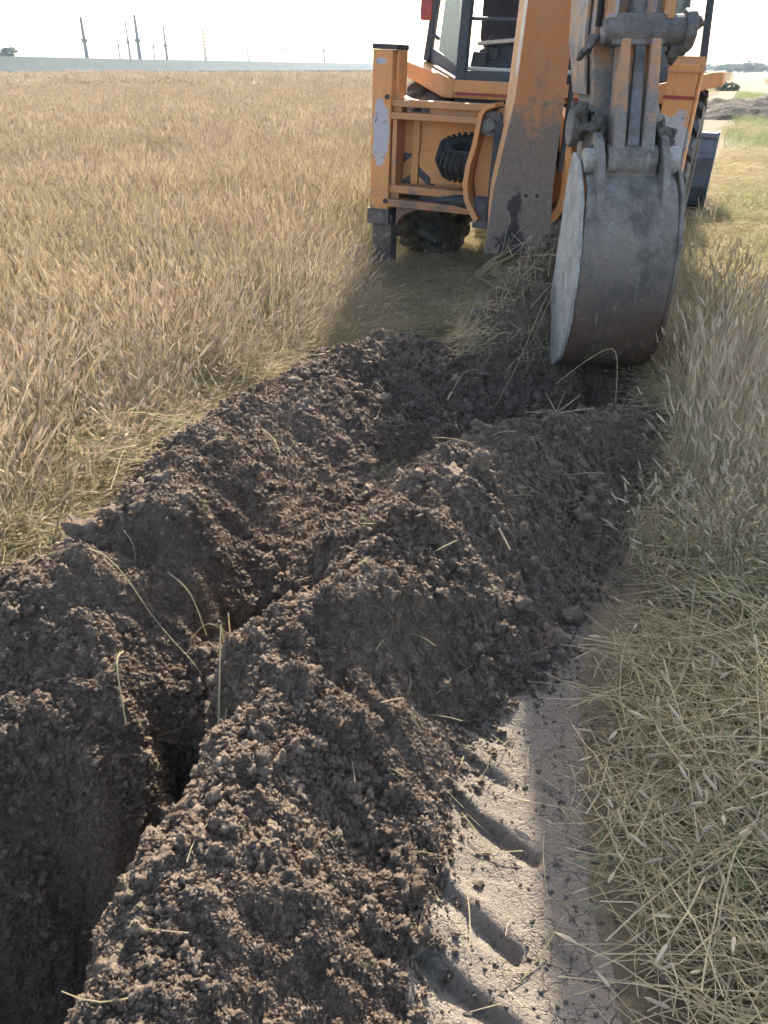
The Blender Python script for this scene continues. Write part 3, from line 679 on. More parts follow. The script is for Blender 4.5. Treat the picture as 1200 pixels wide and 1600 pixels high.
# bent straw along the edge of the left field
t = RNG.random(420)*(len(LEFT_EDGE)-2.01)+1; ii = t.astype(int); fr = t-ii; le = np.array(LEFT_EDGE)
q = le[ii]*(1-fr)[:, None]+le[ii+1]*fr[:, None]; q = q + RNG.normal(0, .10, q.shape) - np.array([.12, -.02])
place('field_edge_straw', q[:, 0], q[:, 1], .7, 1.1, lodged_col, 6, 'bent dry straw lying along the edge of the left field', cat='straw')
# between banks and machine: trampled
x, y = jitter_grid(-.6, 2.3, 4.2, 8.0, .17); lx, ly = mach(x, y)
ok = (~on_disturbed(x, y, .02)) & (~left_field(x, y)) & (lx < 1.3); x, y = x[ok], y[ok]
place('trampled_straw', x, y, .7, 1.0, lodged_col, 6, 'trampled straw in the shade between the dug soil and the machine', cat='straw')
k = RNG.random(len(x)) < .55
place('trampled_grass', x[k], y[k], .3, .55, stand_green_col, 4, 'short grass in the shade under the machine', tilt=.3)
x = RNG.uniform(.45, .92, 14); y = 4.0 + .32*RNG.random(14)
place('root_tangle', x, y, .45, .75, root_col, 6, 'tangle of dry grass and roots on the soil left of the bucket', tilt=.55, cat='straw', lean=np.array([.5, 0]))
# right verge
RIGHT_EDGE = [(.36, -.6), (.42, .6), (.45, 1.15), (.53, 1.5), (.64, 1.9), (.84, 2.1), (1.08, 2.55), (1.28, 3.05), (1.45, 3.6), (1.6, 4.2), (1.75, 4.8)]
def right_side(x, y):
    lx, ly = mach(x, y); d, s = seg_dist(x, y, RIGHT_EDGE)
    return np.where(y < 4.7, s > 0, lx > 1.25)
x, y = jitter_grid(.3, 6, -.2, 9, .125); d, s = seg_dist(x, y, RIGHT_EDGE); ok = right_side(x, y) & (np.abs(x) < .62*y+1.2) & ((y > 2.3) | (d > RNG.uniform(.09, .2, len(x)))); x, y = x[ok], y[ok]
place('lodged_straw', x, y, .65, 1.05, lodged_col, 6, 'tangled flattened straw along the right of the pale track', cat='straw')
x, y = jitter_grid(.9, 5, 1.6, 6.0, .15); f = fbm(x, y, 1.2, 3, 23)
d, s = seg_dist(x, y, RIGHT_EDGE)
ok = (s > 0) & (d > .03) & (y > 2.1+.5*f) & (x < .95+.27*y+.5*f) & (RNG.random(len(x)) < np.where(y < 4.6, .8, .15)); x, y = x[ok], y[ok]
zm = np.clip((y-1.6)/1.1, .45, 1.1)
place('verge_grass', x, y, .65, 1.0, stand_col, 6, 'standing foxtail grass right of the digging bucket', zmul=zm, tilt=.16)
k = RNG.random(len(x)) < .9
place('verge_green_grass', x[k], y[k], .6, .9, stand_green_col, 4, 'greener stems among the foxtail grass right of the bucket', zmul=zm[k])
# green strips and straw further along the right
x, y = jitter_grid(1.5, 24, 5.0, 60, .26); lx, ly = mach(x, y); f = fbm(x, y, 3.0, 3, 43)
base_ok = (lx > 1.35) & (np.abs(x) < .6*y+2)
gr = ((y + 2*f > 7.6) & (y + 2*f < 10.2) & (x > 2.6)) | (y + 6*f > 18) | ((x > .42*y + .5 + f) & (y > 5.5))
ok = base_ok & gr & (RNG.random(len(x)) < np.where(y < 14, 1, .45)); 
place('green_turf', x[ok], y[ok], 1.0, 1.9, turf_col, 4, 'low green grass beside and beyond the machine on the right', zmul=1+.6*f[ok])
ok = base_ok & (~gr | (f < -.05)) & (y < 24)
place('dry_path_straw', x[ok], y[ok], .9, 1.4, lodged_col, 6, 'dry flattened straw on the strip right of the machine', cat='straw')
x, y = jitter_grid(5, 80, 8, 110, 1.0); lx, ly = mach(x, y); f = fbm(x, y, 9, 3, 53)
ok = (lx > 4.2) & (np.abs(x) < .6*y+3) & (f > -.12); x, y = x[ok], y[ok]
place('dry_grass_right', x, y, .7, 1.05, mid_col, 4, 'dry and green grass in the distance right of the machine', zmul=.8)
# straw bits on the banks and track
g_bits = []
for s in range(5):
    g = Grass(300+s); ln = .05+.03*s; bow = (.002, .004, .012, .003, .006)[s]
    pts_ = [(ln*(t/4-.5), bow*math.sin(t/4*3.1), .004+.006*math.sin(t/4*3.1)) for t in range(5)]
    g.ribbon(pts_, .0028, 4, 1.57); g.ribbon([(p[0], p[1], p[2]+.0012) for p in pts_], .0016, 4, 0)
    o_ = len(g.v)
    for p in pts_: g.v += [(p[0], p[1], p[2]-.0012), (p[0], p[1], p[2]+.0014)]
    for i in range(4): g.f.append((o_+2*i, o_+2*i+1, o_+2*i+3, o_+2*i+2)); g.m.append(4)
    g_bits.append(g.obj('straw_bit_shape'))
bits_col = proto_collection('straw_bits', g_bits)
qa = soil_points(110, (2, 3, 4), .55, 4.8); qb = np.column_stack([RNG.uniform(.05, .5, 60), RNG.uniform(.5, 1.8, 60)])
q = np.vstack([qa, qb])
tag(scatter('straw_litter', np.column_stack([q, height(q[:, 0], q[:, 1])+.006]), np.column_stack([RNG.normal(0, .3, len(q)), RNG.normal(0, .3, len(q)), RNG.uniform(0, 6.28, len(q))]), np.repeat(RNG.uniform(.4, 1.1, len(q))[:, None], 3, 1), 5, bits_col), 'short bits of straw strewn over the dug soil', 'straw', kind='stuff')

# ------------------------------------------------------------------ far setting: embankment, masts, mounds, shrubs
A0, DV = np.array([-103., 237.]), np.array([94., 363.])
def bank_pt(t): return A0 + DV*t
mb = MB(); nrm = np.array([DV[1], -DV[0]])/np.hypot(*DV)          # towards the camera
secs = []
for i in range(60):
    t = -.9 + 7.5*(i/59)**1.6; c = bank_pt(t); w = .25*math.sin(i*1.7)
    secs.append([(c[0]+nrm[0]*a, c[1]+nrm[1]*a, z) for a, z in ((13+w, -.3), (9.5, 1.3+w*.4), (4.2, 4.2+w*.2), (-4.2, 4.25), (-13, -.3))])
mb.loft(secs)
M['bank_grass'] = plain('embankment_grass', (.04, .055, .042), .95, 0, .4, .4, .1)
tag(mb.build('railway_embankment', 'bank_grass'), 'long low green embankment on the horizon below the row of masts', 'embankment', kind='structure')
def shrub_shape(seed, n=170):
    r = random.Random(seed); vs = []; fs = []
    cl = [(r.gauss(0, .35), r.gauss(0, .35), r.uniform(.2, .95), r.uniform(.25, .5)) for _ in range(7)]
    for _ in range(n):
        cx, cy_, cz, cr = r.choice(cl); d = Vector((r.gauss(0, 1), r.gauss(0, 1), r.gauss(0, 1))).normalized()*cr*r.random()**.4
        p = Vector((cx, cy_, cz))+d; p.z = max(.02, p.z); a = Vector((r.gauss(0, 1), r.gauss(0, 1), r.gauss(0, 1))).normalized()*.12; b = a.cross(Vector((r.gauss(0, 1), r.gauss(0, 1), r.gauss(0, 1)))).normalized()*.07
        o = len(vs); vs += [tuple(p-a-b), tuple(p+a-b), tuple(p+a+b), tuple(p-a+b)]; fs.append((o, o+1, o+2, o+3))
    return raw_obj('shrub_shape', vs, fs, [0]*len(fs), ['shrub'])
shrub_col = proto_collection('shrubs', [shrub_shape(s) for s in range(5)])
n = 5200; t = -.45 + 2.6*RNG.random(n)**1.3; off = 15 + 80*RNG.random(n)**1.3; q = A0 + t[:, None]*DV + off[:, None]*nrm
z = np.interp(off, [4.2, 9.5, 13], [4.0, 1.1, 0]); sc = RNG.uniform(.5, 1.15, n)
tag(scatter('embankment_scrub', np.column_stack([q, z-.1]), np.column_stack([np.zeros(n), np.zeros(n), RNG.uniform(0, 6.28, n)]), np.repeat(sc[:, None], 3, 1)*np.array([1.9, 1.9, .7]), 5, shrub_col), 'hazy scrub growing along the foot of the embankment', 'scrub', kind='stuff')
n = 500; xx = RNG.uniform(60, 420, n); yy = RNG.uniform(330, 700, n)
tag(scatter('far_tree_line', np.column_stack([xx, yy, np.zeros(n)]), np.column_stack([np.zeros(n), np.zeros(n), RNG.uniform(0, 6.28, n)]), RNG.uniform(1.5, 3.6, n)[:, None]*np.array([[1.6, 1.6, .9]]), 5, shrub_col), 'faint far trees on the horizon right of the machine', 'trees', kind='stuff')

def mast(u, z_top, w, style, label, arm=0, lean=0):
    r = (u-600)*.866/1200; t = (103+237*r)/(94-363*r); c = bank_pt(t); zb = 3.6; h = z_top-zb
    m = MB()
    if style == 'solid':
        m.loft([[(-w/2, -w/2, 0), (w/2, -w/2, 0), (w/2, w/2, 0), (-w/2, w/2, 0)], [(-w*.32+lean, -w*.32, h), (w*.32+lean, -w*.32, h), (w*.32+lean, w*.32, h), (-w*.32+lean, w*.32, h)]])
        m.box(-w*.8, w*.8, -w*.7, w*.7, h*.42, h*.5)
    else:
        for sx in (-1, 1):
            for sy in (-1, 1): m.box(sx*w/2-.09, sx*w/2+.09, sy*w/2-.09, sy*w/2+.09, 0, h)
        k = 0; zz = .2
        while zz < h-.5:
            m.box(-w/2-.05, w/2+.05, -w/2-.06, w/2+.06, zz, zz+.34); zz += 1.15; k += 1
    o = m.build('railway_mast', 'concrete'); o.location = (c[0], c[1], zb); o.rotation_euler = (0, 0, math.atan2(DV[1], DV[0])-math.pi/2)
    if arm:
        a = MB(); a.tube([(0, 0, h-.6), (arm, 0, h-.2)], .09, 6); a.tube([(0, 0, h-2.2), (arm*.9, 0, h-.3)], .06, 6); a.build('cantilever_arm', 'dark', o)
    return tag(o, label, 'mast', 'railway masts along the embankment')
mast(139, 15.2, .85, 'solid', 'leftmost thick dark mast on the embankment')
mast(190, 13.2, .34, 'solid', 'faint thin mast second from the left on the embankment')
mast(206, 15.6, .5, 'solid', 'thin mast with a short arm just left of the tallest thick mast', arm=-3.0)
mast(221, 17.2, .95, 'solid', 'tallest thick dark mast on the embankment, fourth from the left')
mast(244, 14.0, .34, 'solid', 'faint thin mast just right of the tallest thick mast')
mast(263, 14.6, .7, 'solid', 'plain slender mast sixth from the left on the embankment')
mast(323, 15.6, .75, 'lattice', 'lattice mast with evenly spaced rungs, left one of the two lattice masts')
mast(390, 18.2, .9, 'lattice', 'lattice mast with evenly spaced rungs, right one of the two lattice masts')
mast(448, 17.0, .42, 'solid', 'faint thin mast second from the right on the embankment')
mast(507, 17.5, .75, 'solid', 'rightmost mast on the embankment, near the machine')

def mound(name, x, y, rx, ry, h, mat, label, seed):
    n = 44; vs = []; fs = []
    for i in range(n+1):
        for j in range(n+1):
            u = i/n*2-1; v = j/n*2-1; d = math.hypot(u, v); k = max(0, 1-d)**.9*(1.5)
            vs.append((u*rx, v*ry, min(1, k)*h))
    a = np.array(vs); a[:, 2] *= 1 + 1.3*fbm(a[:, 0]+seed*5, a[:, 1], rx*.5, 4, seed); a[:, 2] += np.where(a[:, 2] > .02,   .45*h*fbm(a[:, 0]-seed*3, a[:, 1], rx*.16, 4, seed+3), -.05)
    for i in range(n):
        for j in range(n): p = i*(n+1)+j; fs.append((p, p+n+1, p+n+2, p+1))
    me = bpy.data.meshes.new(name); me.from_pydata([tuple(p) for p in a], [], fs); me.materials.append(M[mat]); me.polygons.foreach_set('use_smooth', [True]*len(fs)); me.update()
    o = bpy.data.objects.new(name, me); COL.objects.link(o); o.location = (x, y, hgt(x, y)-.03); return tag(o, label, 'soil mound')
M['mound'] = soil_mat('dry_mound_soil', (.13, .10, .08), (.19, .15, .115), (.24, .20, .13), 6)
mound('soil_mound', 12.6, 29.5, 3.4, 2.2, .62, 'mound', 'low grey soil mound in the grass beyond the machine on the right', 3)
mound('soil_mound', 19.0, 33, 3.4, 2.0, .6, 'mound', 'soil mound at the right border of the view, beyond the green grass', 5)
mound('soil_mound', -.33, 6.55, .28, .2, .13, 'soil', 'small dark soil lump in the dry grass left of the stabiliser leg', 9)
sh = shrub_shape(77, 500); COL.objects.link(sh); sh.name = 'bush'; sh.location = (24.7, 66, -.1); sh.scale = (1.6, 1.2, .85); tag(sh, 'dark rounded bush in the distance just right of the machine', 'bush')
sh2 = shrub_shape(78, 400); COL.objects.link(sh2); sh2.name = 'bush'; p_ = bank_pt(.03); sh2.location = (p_[0]-4, p_[1], 4.0); sh2.scale = (4.2, 3, 2.0); tag(sh2, 'small hazy bush on top of the embankment left of the masts', 'bush')

# ------------------------------------------------------------------ backhoe loader
root = bpy.data.objects.new('backhoe_loader', None); COL.objects.link(root)
root.location = (.94, 5.89, .04); root.rotation_euler = (0, R(2), yaw)
tag(root, 'orange backhoe loader seen from behind, digging arm folded down and muddy bucket over the pit', 'backhoe')
RM = Matrix.Translation(root.location) @ Euler(root.rotation_euler).to_matrix().to_4x4(); RINV = RM.inverted()

# stabiliser towers: hollow box with a channel flange behind it, sliding leg below
for s, x0, x1, zt in ((-1, -1.15, -1.0, 1.52), (1, .86, 1.04, 1.50)):
    m = MB(); m.box(x0, x1, 0, .17, .40, zt-.03)
    if s < 0: m.box(x1+.002, x1+.03, .06, .23, .45, zt)
    else: m.box(x1+.002, x1+.025, .03, .2, .5, zt-.02)
    t = m.build('stabiliser_tower', 'paint_tower', root, .008)
    m = MB()
    if s < 0: m.box(x0-.004, x1+.034, -.006, .236, zt-.028, zt+.004)
    else: m.prism([(-.012, zt-.075), (-.004, zt-.075), (.09, zt+.012), (.2, zt+.012), (.2, zt-.0), (.09, zt-.0)], 'x', x0-.006, x1+.03)
    m.build('cap_plate', 'dark' if s < 0 else 'paint_beam', t, .003)
    m = MB(); m.box(x0-.015, x1+.015, -.015, .185, .33, .44); m.build('collar', 'leg', t, .006)
    m = MB(); m.box(x0+.02, x1-.005+.03*(s < 0), .02, .16, .0, .40); lg = m.build('stabiliser_leg', 'leg', root, .006)
    m = MB(); m.box(x0-.06, x1+.08, -.10, .26, -.06, -.015); m.box(x0+.03, x1, .05, .12, -.02, .05); m.build('foot_pad', 'leg', lg, .006)
m = MB(); m.box(.855, 1.047, -.004, .0, 1.275, 1.295); m.build('stripe', 'stripe', root)
m = MB()
for x, z in ((-1.02, .50), (-1.03, 1.2), (-1.09, .37)): m.tube([(x, -.012, z), (x, .01, z)], .018, 8)
m.build('bolt', 'dark', root)

# cross beams: two channels, each with a slot between its flanges
def beam(zlo, zhi, slot, mat):
    m = MB(); a, b = slot
    m.box(-1.0, .86, .015, .17, b, zhi); m.box(-1.0, .86, .0, .17, zlo, a); m.box(-.72, .86, .05, .16, a-.002, b+.002); m.box(-1.0, -.93, .04, .16, a-.002, b+.002)
    return m.build('cross_beam', mat, root, .006)
b1 = beam(1.06, 1.185, (1.105, 1.14), 'paint_beam'); b2 = beam(.46, .615, (.515, .56), 'paint_beam')
m = MB(); m.prism([(-1.0, 1.185), (-1.0, 1.32), (-.985, 1.25), (-.955, 1.21), (-.9, 1.19), (-.86, 1.186)], 'y', .06, .17); m.build('gusset', 'paint', root, .004)
m = MB(); m.prism([(-.95, .46), (-.95, .30), (-.93, .36), (-.88, .41), (-.8, .44), (-.72, .459)], 'y', .05, .16); m.build('gusset', 'paint_beam', root, .004)
m = MB(); m.box(-.97, .86, .20, .225, .60, 1.075); pn = m.build('back_panel', 'paint', root)
m = MB(); m.box(-.885, -.83, .165, .20, .615, 1.06); m.build('panel_rib', 'paint', pn, .004)
m = MB(); m.prism([(-.83, .85), (.8, .85), (.8, .625), (-.83, .625)], 'y', .187, .199); m.build('panel_plate', 'paint', pn, .003)
m = MB(); m.box(-.99, -.955, .02, .19, .615, 1.06); m.build('inner_flange', 'paint_beam', pn, .004)
m = MB(); m.box(.55, .86, -.002, .012, .62, 1.05); m.build('panel_plate', 'paint', pn, .004)
m = MB(); m.tube([(.70, -.03, .98), (.76, -.04, .96), (.82, -.03, .97)], .022, 8); m.build('lock_handle', 'black', root)

# wheels
def wheel(cx, cy_, cz, rad, width, rimr, name='wheel'):
    e = bpy.data.objects.new(name, None); COL.objects.link(e); e.parent = root
    w = width/2; k = rad-.05
    m = MB(); m.lathe([(-w*.80, rimr), (-w, rimr+.05), (-w*1.02, (rimr+k)/2), (-w*.92, k-.03), (-w*.7, k), (0, k+.012), (w*.7, k), (w*.92, k-.03), (w*1.02, (rimr+k)/2), (w, rimr+.05), (w*.80, rimr)], (cx, cy_, cz), 48)
    nl = 22
    for i in range(nl*2):
        sd = 1 if i % 2 else -1; t0 = 2*math.pi*i/(nl*2); pts = []
        for q in range(4):
            f = q/3; a = t0 + f*.26; ax = sd*(-.03*w + f*w*1.02); rr = k-.012 - (.03 if q == 3 else 0)
            pts.append((a, ax, rr))
        vs = []; hw = .045/rad
        for a, ax, rr in pts:
            for da, dr in ((-hw, 0), (hw, 0), (hw*.7, .062), (-hw*.7, .062)):
                vs.append((cx+ax, cy_+(rr+dr)*math.cos(a+da), cz+(rr+dr)*math.sin(a+da)))
        fs = []
        for q in range(3):
            for c4 in range(4): a_ = q*4+c4; b_ = q*4+(c4+1) % 4; fs.append((a_, b_, b_+4, a_+4))
        fs += [(3, 2, 1, 0), (12, 13, 14, 15)]
        m.add(vs, fs)
    m.build('tyre', 'rubber_dusty', e, 0, False)
    m = MB(); m.lathe([(-w*.8, rimr+.01), (-w*.8, rimr-.03), (-w*.45, rimr-.06), (-w*.3, .14), (-w*.36, .001), (w*.36, .001), (w*.3, .14), (w*.45, rimr-.06), (w*.8, rimr-.03), (w*.8, rimr+.01)], (cx, cy_, cz), 32)
    m.build('rim', 'rim', e, 0, False); return e
for sx in (-1, 1): wheel(sx*.885, .86, .66, .68, .43, .37)
for sx in (-1, 1): wheel(sx*.86, 2.95, .46, .47, .30, .24)
m = MB(); m.tube([(-.75, .86, .64), (-.25, .86, .62), (.25, .86, .62), (.75, .86, .64)], [.09, .13, .13, .09], 12); m.box(-.2, .2, .7, 1.05, .5, .78); m.build('rear_axle', 'dark', root, .01)
m = MB(); m.tube([(-.75, 2.95, .45), (.75, 2.95, .45)], .07, 10); m.build('front_axle', 'dark', root)
# chassis, bonnet, loader arms, front bucket
m = MB(); m.box(-.42, .42, .24, 3.6, .62, .95); m.box(-.75, -.43, 1.5, 2.3, .45, .95); m.box(.43, .75, 1.5, 2.3, .45, .95); m.build('chassis', 'dark', root, .01)
m = MB(); m.loft([[(-.45, y_, .96), (.45, y_, .96), (.45, y_, zt-.08), (.36, y_, zt), (-.36, y_, zt), (-.45, y_, zt-.08)] for y_, zt in ((1.95, 1.62), (2.6, 1.58), (3.4, 1.45), (3.62, 1.3))]); m.build('bonnet', 'paint', root, .012)
for sx in (-1, 1):
    m = MB(); m.loft([[(sx*.62-.05, y_, z_-h), (sx*.62+.05, y_, z_-h), (sx*.62+.05, y_, z_+h), (sx*.62-.05, y_, z_+h)] for y_, z_, h in ((1.75, 1.38, .08), (2.6, 1.25, .12), (3.4, .95, .12), (4.05, .42, .08))]); m.build('loader_arm', 'paint', root, .01)
    m = MB(); m.tube([(sx*.62, 2.3, .8), (sx*.62, 3.2, 1.0)], .045, 10); m.build('lift_ram', 'dark', root)
m = MB(); pr = [(4.10, .83), (4.06, .6), (4.08, .3), (4.2, .1), (4.45, .02), (4.85, .03), (4.85, .06), (4.46, .05), (4.23, .13), (4.11, .32), (4.09, .6), (4.13, .83)]
m.prism(pr, 'x', -1.2, 1.2)
fb = m.build('front_bucket', 'bluesteel', root)
for sx in (-1, 1):
    m = MB(); m.prism([(4.08, .86), (4.04, .6), (4.06, .28), (4.19, .07), (4.45, -.005), (4.86, .02), (4.86, .07), (4.55, .5), (4.32, .86)], 'x', sx*1.205-.012, sx*1.205+.012); m.build('side_plate', 'bluesteel', fb, .003)
m = MB(); m.box(-1.2, 1.2, 4.04, 4.14, .80, .85); m.build('top_rail', 'bluesteel', fb, .006)

# rear wings and cab base
m = MB()
m.loft([[(-.655, .38, 1.195), (-.655, .42, 1.315), (-.655, .95, 1.315), (-.655, .95, 1.195)], [(-.74, .36, 1.20), (-.74, .40, 1.335), (-.74, 1.0, 1.34), (-.74, 1.0, 1.21)], [(-1.10, .50, 1.33), (-1.10, .53, 1.425), (-1.10, 1.3, 1.43), (-1.10, 1.3, 1.34)], [(-1.19, .52, 1.35), (-1.18, .55, 1.435), (-1.18, 1.3, 1.44), (-1.19, 1.3, 1.36)]])
m.build('rear_wing', 'paint', root, .012)
m = MB()
m.loft([[(-p[0], p[1], p[2]) for p in q] for q in ([(-.655, .38, 1.195), (-.655, .42, 1.315), (-.655, .95, 1.315), (-.655, .95, 1.195)], [(-.74, .36, 1.20), (-.74, .40, 1.335), (-.74, 1.0, 1.34), (-.74, 1.0, 1.21)], [(-1.10, .50, 1.33), (-1.10, .53, 1.425), (-1.10, 1.3, 1.43), (-1.10, 1.3, 1.34)], [(-1.19, .52, 1.35), (-1.18, .55, 1.435), (-1.18, 1.3, 1.44), (-1.19, 1.3, 1.36)])])
m.build('rear_wing', 'paint', root, .012)
m = MB(); m.box(-.652, .652, .37, 1.95, 1.20, 1.318); cb = m.build('cab_base', 'paint', root, .006)
m = MB(); m.box(-.64, .64, .358, .367, 1.222, 1.240); m.build('stripe', 'stripe', cb)
m = MB(); m.box(-.65, .65, .42, 1.9, 1.03, 1.198); m.build('cab_floor', 'dark', root)
cab = bpy.data.objects.new('cab', None); COL.objects.link(cab); cab.parent = root
def post(a, b, w=.032, d=.04, mat='cab_frame', name='post'):
    m = MB(); m.loft([[(p[0]-w, p[1]-d, p[2]), (p[0]+w, p[1]-d, p[2]), (p[0]+w, p[1]+d, p[2]), (p[0]-w, p[1]+d, p[2])] for p in (a, b)]); return m.build(name, mat, cab, .008)
PL = {'rl': ((-.62, .42, 1.30), (-.60, .48, 2.70)), 'rr': ((.62, .42, 1.30), (.60, .48, 2.70)), 'ml': ((-1.06, .92, 1.43), (-.92, .95, 2.70)), 'mr': ((1.02, .92, 1.43), (.90, .95, 2.70)), 'fl': ((-.80, 1.92, 1.15), (-.72, 1.85, 2.70)), 'fr': ((.80, 1.92, 1.15), (.72, 1.85, 2.70))}
for k_, (a, b) in PL.items(): post(a, b, .036 if k_[0] == 'r' else .026)
def rail(a, b, w=.03, h=.05, name='rail', mat='cab_frame'):
    a, b = Vector(a), Vector(b); d = (b-a); n = Vector((-d.y, d.x, 0)).normalized()*w
    m = MB(); m.loft([[p-n-Vector((0, 0, h)), p+n-Vector((0, 0, h)), p+n+Vector((0, 0, h)), p-n+Vector((0, 0, h))] for p in (a, b)]); return m.build(name, mat, cab, .006)
rail((-.62, .42, 1.345), (.62, .42, 1.345), .03, .035); rail((-.60, .45, 1.70), (.60, .45, 1.70), .012, .012, 'window_bar')
for s in (-1, 1):
    a, b = PL['rl' if s < 0 else 'rr'][0], PL['ml' if s < 0 else 'mr'][0]
    m = MB(); m.add([(a[0], a[1], 1.315), (b[0], b[1], 1.435), (b[0]*.99, b[1], 1.53), (a[0], a[1], 1.40), (a[0], a[1]+.03, 1.315), (b[0], b[1]+.03, 1.435), (b[0]*.99, b[1]+.03, 1.53), (a[0], a[1]+.03, 1.40)], [(0, 1, 2, 3), (4, 7, 6, 5), (0, 4, 5, 1), (3, 2, 6, 7), (0, 3, 7, 4), (1, 5, 6, 2)]); m.build('quarter_sill', 'cab_frame', cab, .004)
    m = MB(); tl = (s*.60, .47, 2.66); tr = (b[0]*.78, .78, 2.66)
    m.add([(a[0]+s*.03, a[1]+.02, 1.39), (a[0]*.32+b[0]*.68, a[1]*.32+b[1]*.68, 1.50), tr, tl], [(0, 1, 2, 3)]); m.build('quarter_pane', 'glass', cab)
    rail((b[0], b[1], 1.46), (PL['fl'][0][0] if s < 0 else PL['fr'][0][0], 1.92, 1.3), .02, .04)
    m = MB(); m.add([(b[0], b[1], 2.0), (s*.80, 1.9, 2.0), (s*.72, 1.86, 2.68), (s*.92, .95, 2.68)], [(0, 1, 2, 3)]); m.build('side_pane', 'clear_glass', cab)
m = MB(); m.loft([[(-.66*k_, .36, z_), (.66*k_, .36, z_), (1.02*k_, .9, z_), (.86*k_, 2.0, z_), (-.86*k_, 2.0, z_), (-1.02*k_, .9, z_)] for k_, z_ in ((1.0, 2.69), (1.03, 2.74), (.9, 2.84))]); m.build('roof', 'paint', cab, .02)
m = MB(); m.add([(-.78, 1.9, 1.45), (.78, 1.9, 1.45), (.71, 1.86, 2.68), (-.71, 1.86, 2.68)], [(0, 1, 2, 3)]); m.build('windscreen', 'clear_glass', cab)
m = MB(); m.prism([(-.78, 1.2), (.78, 1.2), (.78, 1.62), (.5, 1.70), (.1, 1.74), (-.2, 1.72), (-.45, 1.62), (-.78, 1.58)], 'y', 1.80, 1.9); m.box(-.35, .3, 1.5, 1.8, 1.3, 1.62); m.build('dashboard', 'black', cab, .02)
m = MB(); m.tube([(-.02, 1.55, 1.4), (-.02, 1.42, 1.72)], .025, 8); m.lathe([(-.012, .17), (.0, .185), (.012, .17), (0, .158), (-.012, .17)], (-.02, 1.42, 1.72), 28); m.build('steering_wheel', 'black', cab)
m = MB(); m.loft([[(x0_, y_, z_) for x0_, y_ in ((-.25*k_, .98+q_), (.25*k_, .98+q_), (.25*k_, 1.12+q_), (-.25*k_, 1.12+q_))] for z_, k_, q_ in ((1.52, .9, .02), (1.6, 1, .0), (1.9, .96, -.03), (2.12, .7, -.05), (2.16, .45, -.05))]); m.box(-.26, .26, 1.0, 1.5, 1.38, 1.53); m.box(-.12, .12, 1.1, 1.3, 1.2, 1.38)
for v_ in range(len(m.v)): m.v[v_] = (m.v[v_][0]-.42, m.v[v_][1], m.v[v_][2])
m.build('seat', 'seat', cab, .04)
m = MB(); m.box(-.50, -.22, .55, .78, 1.32, 1.56, (R(-20), 0, 0)); m.box(-.47, -.38, .54, .58, 1.44, 1.53); m.build('lever_console', 'black', cab, .015)
m = MB()
for x_, t_ in ((-.40, -.06), (-.26, .10), (-.12, .13)): m.tube([(x_, .62, 1.36), (x_+t_*.6, .58, 1.52), (x_+t_, .56, 1.60)], .012, 6)
m.build('control_lever', 'black', cab)
m = MB(); m.tube([(-.55, .55, 1.55), (-.3, .55, 1.575), (-.02, .55, 1.60), (.12, .55, 1.70)], .014, 6); m.build('grab_rail', 'rim', cab)
m = MB(); m.box(-.58, -.46, .50, .62, 1.36, 1.50, (0, R(8), 0)); m.box(.02, .5, .5, .8, 1.3, 1.58); m.build('side_console', 'black', cab, .02)
m = MB(); m.tube([(.62, .5, 1.38), (.3, .44, 1.395), (-.1, .45, 1.385), (-.6, .46, 1.39)], .016, 8); m.build('sill_rail', 'rim', cab)
m = MB(); m.box(-.45, -.25, 1.82, 1.86, 1.50, 1.62); m.build('front_box', 'paint', cab, .01)
m = MB(); m.box(-.32, -.22, 1.84, 1.9, 1.5, 2.68); m.box(-.05, .0, 1.84, 1.9, 1.5, 2.68); m.build('front_pillar', 'cab_frame', cab, .006)
m = MB(); m.box(-1.13, -1.03, .88, .93, 1.70, 1.92); m.build('tail_lamp', 'red', cab, .012)
m = MB(); m.tube([(-1.05, .90, 1.58), (-.99, .86, 1.60), (-.95, .85, 1.575)], .014, 6); m.build('door_handle', 'cab_frame', cab)
# kingpost casting
for s in (-1, 1):
    cx = .015 if s > 0 else .06
    outer = [(-.20, 1.215), (-.26, 1.20), (-.305, 1.15), (-.32, 1.05), (-.335, .95), (-.365, .84), (-.375, .72), (-.36, .62), (-.32, .54), (-.27, .475)]
    inner = [(-.245, .50), (-.285, .56), (-.325, .63), (-.34, .72), (-.33, .84), (-.30, .95), (-.287, 1.05), (-.275, 1.14), (-.245, 1.175), (-.20, 1.187)]
    m = MB(); m.prism([(cx-s*a if s > 0 else cx+a, b) for a, b in outer+inner], 'y', -.36, -.12); sb = m.build('swing_bracket', 'paint', root, .004)
    m = MB(); m.prism([(cx-s*a if s > 0 else cx+a, b) for a, b in [(-.20, 1.18), (-.27, 1.12), (-.29, 1.0), (-.32, .85), (-.33, .72), (-.30, .60), (-.24, .52), (-.05, .52), (-.05, 1.18)]], 'y', -.24, -.20); m.build('bracket_web', 'paint', sb, .004)
    m = MB(); m.tube([(cx+s*.225, -.33, 1.09), (cx+s*.225, -.05, 1.09)], .076, 20); m.tube([(cx+s*.225, -.375, 1.085), (cx+s*.225, -.32, 1.085)], .042, 12); m.build('pivot_pin', 'steel', root, .006)
    m = MB(); m.tube([(cx+s*.30, -.24, .56), (cx+s*.18, -.27, .56)], .075, 16); m.box(cx+s*.23-.07, cx+s*.23+.07, -.31, -.18, .43, .60); m.build('lower_pivot', 'steel', root, .01)
m = MB(); m.loft([[(-.2, -.12, z_), (.22, -.12, z_), (.22, .17, z_), (-.2, .17, z_)] for z_ in (.46, .8, 1.18)]); m.box(-.12, .14, -.40, -.12, .5, 1.1); m.build('kingpost', 'dark', root)
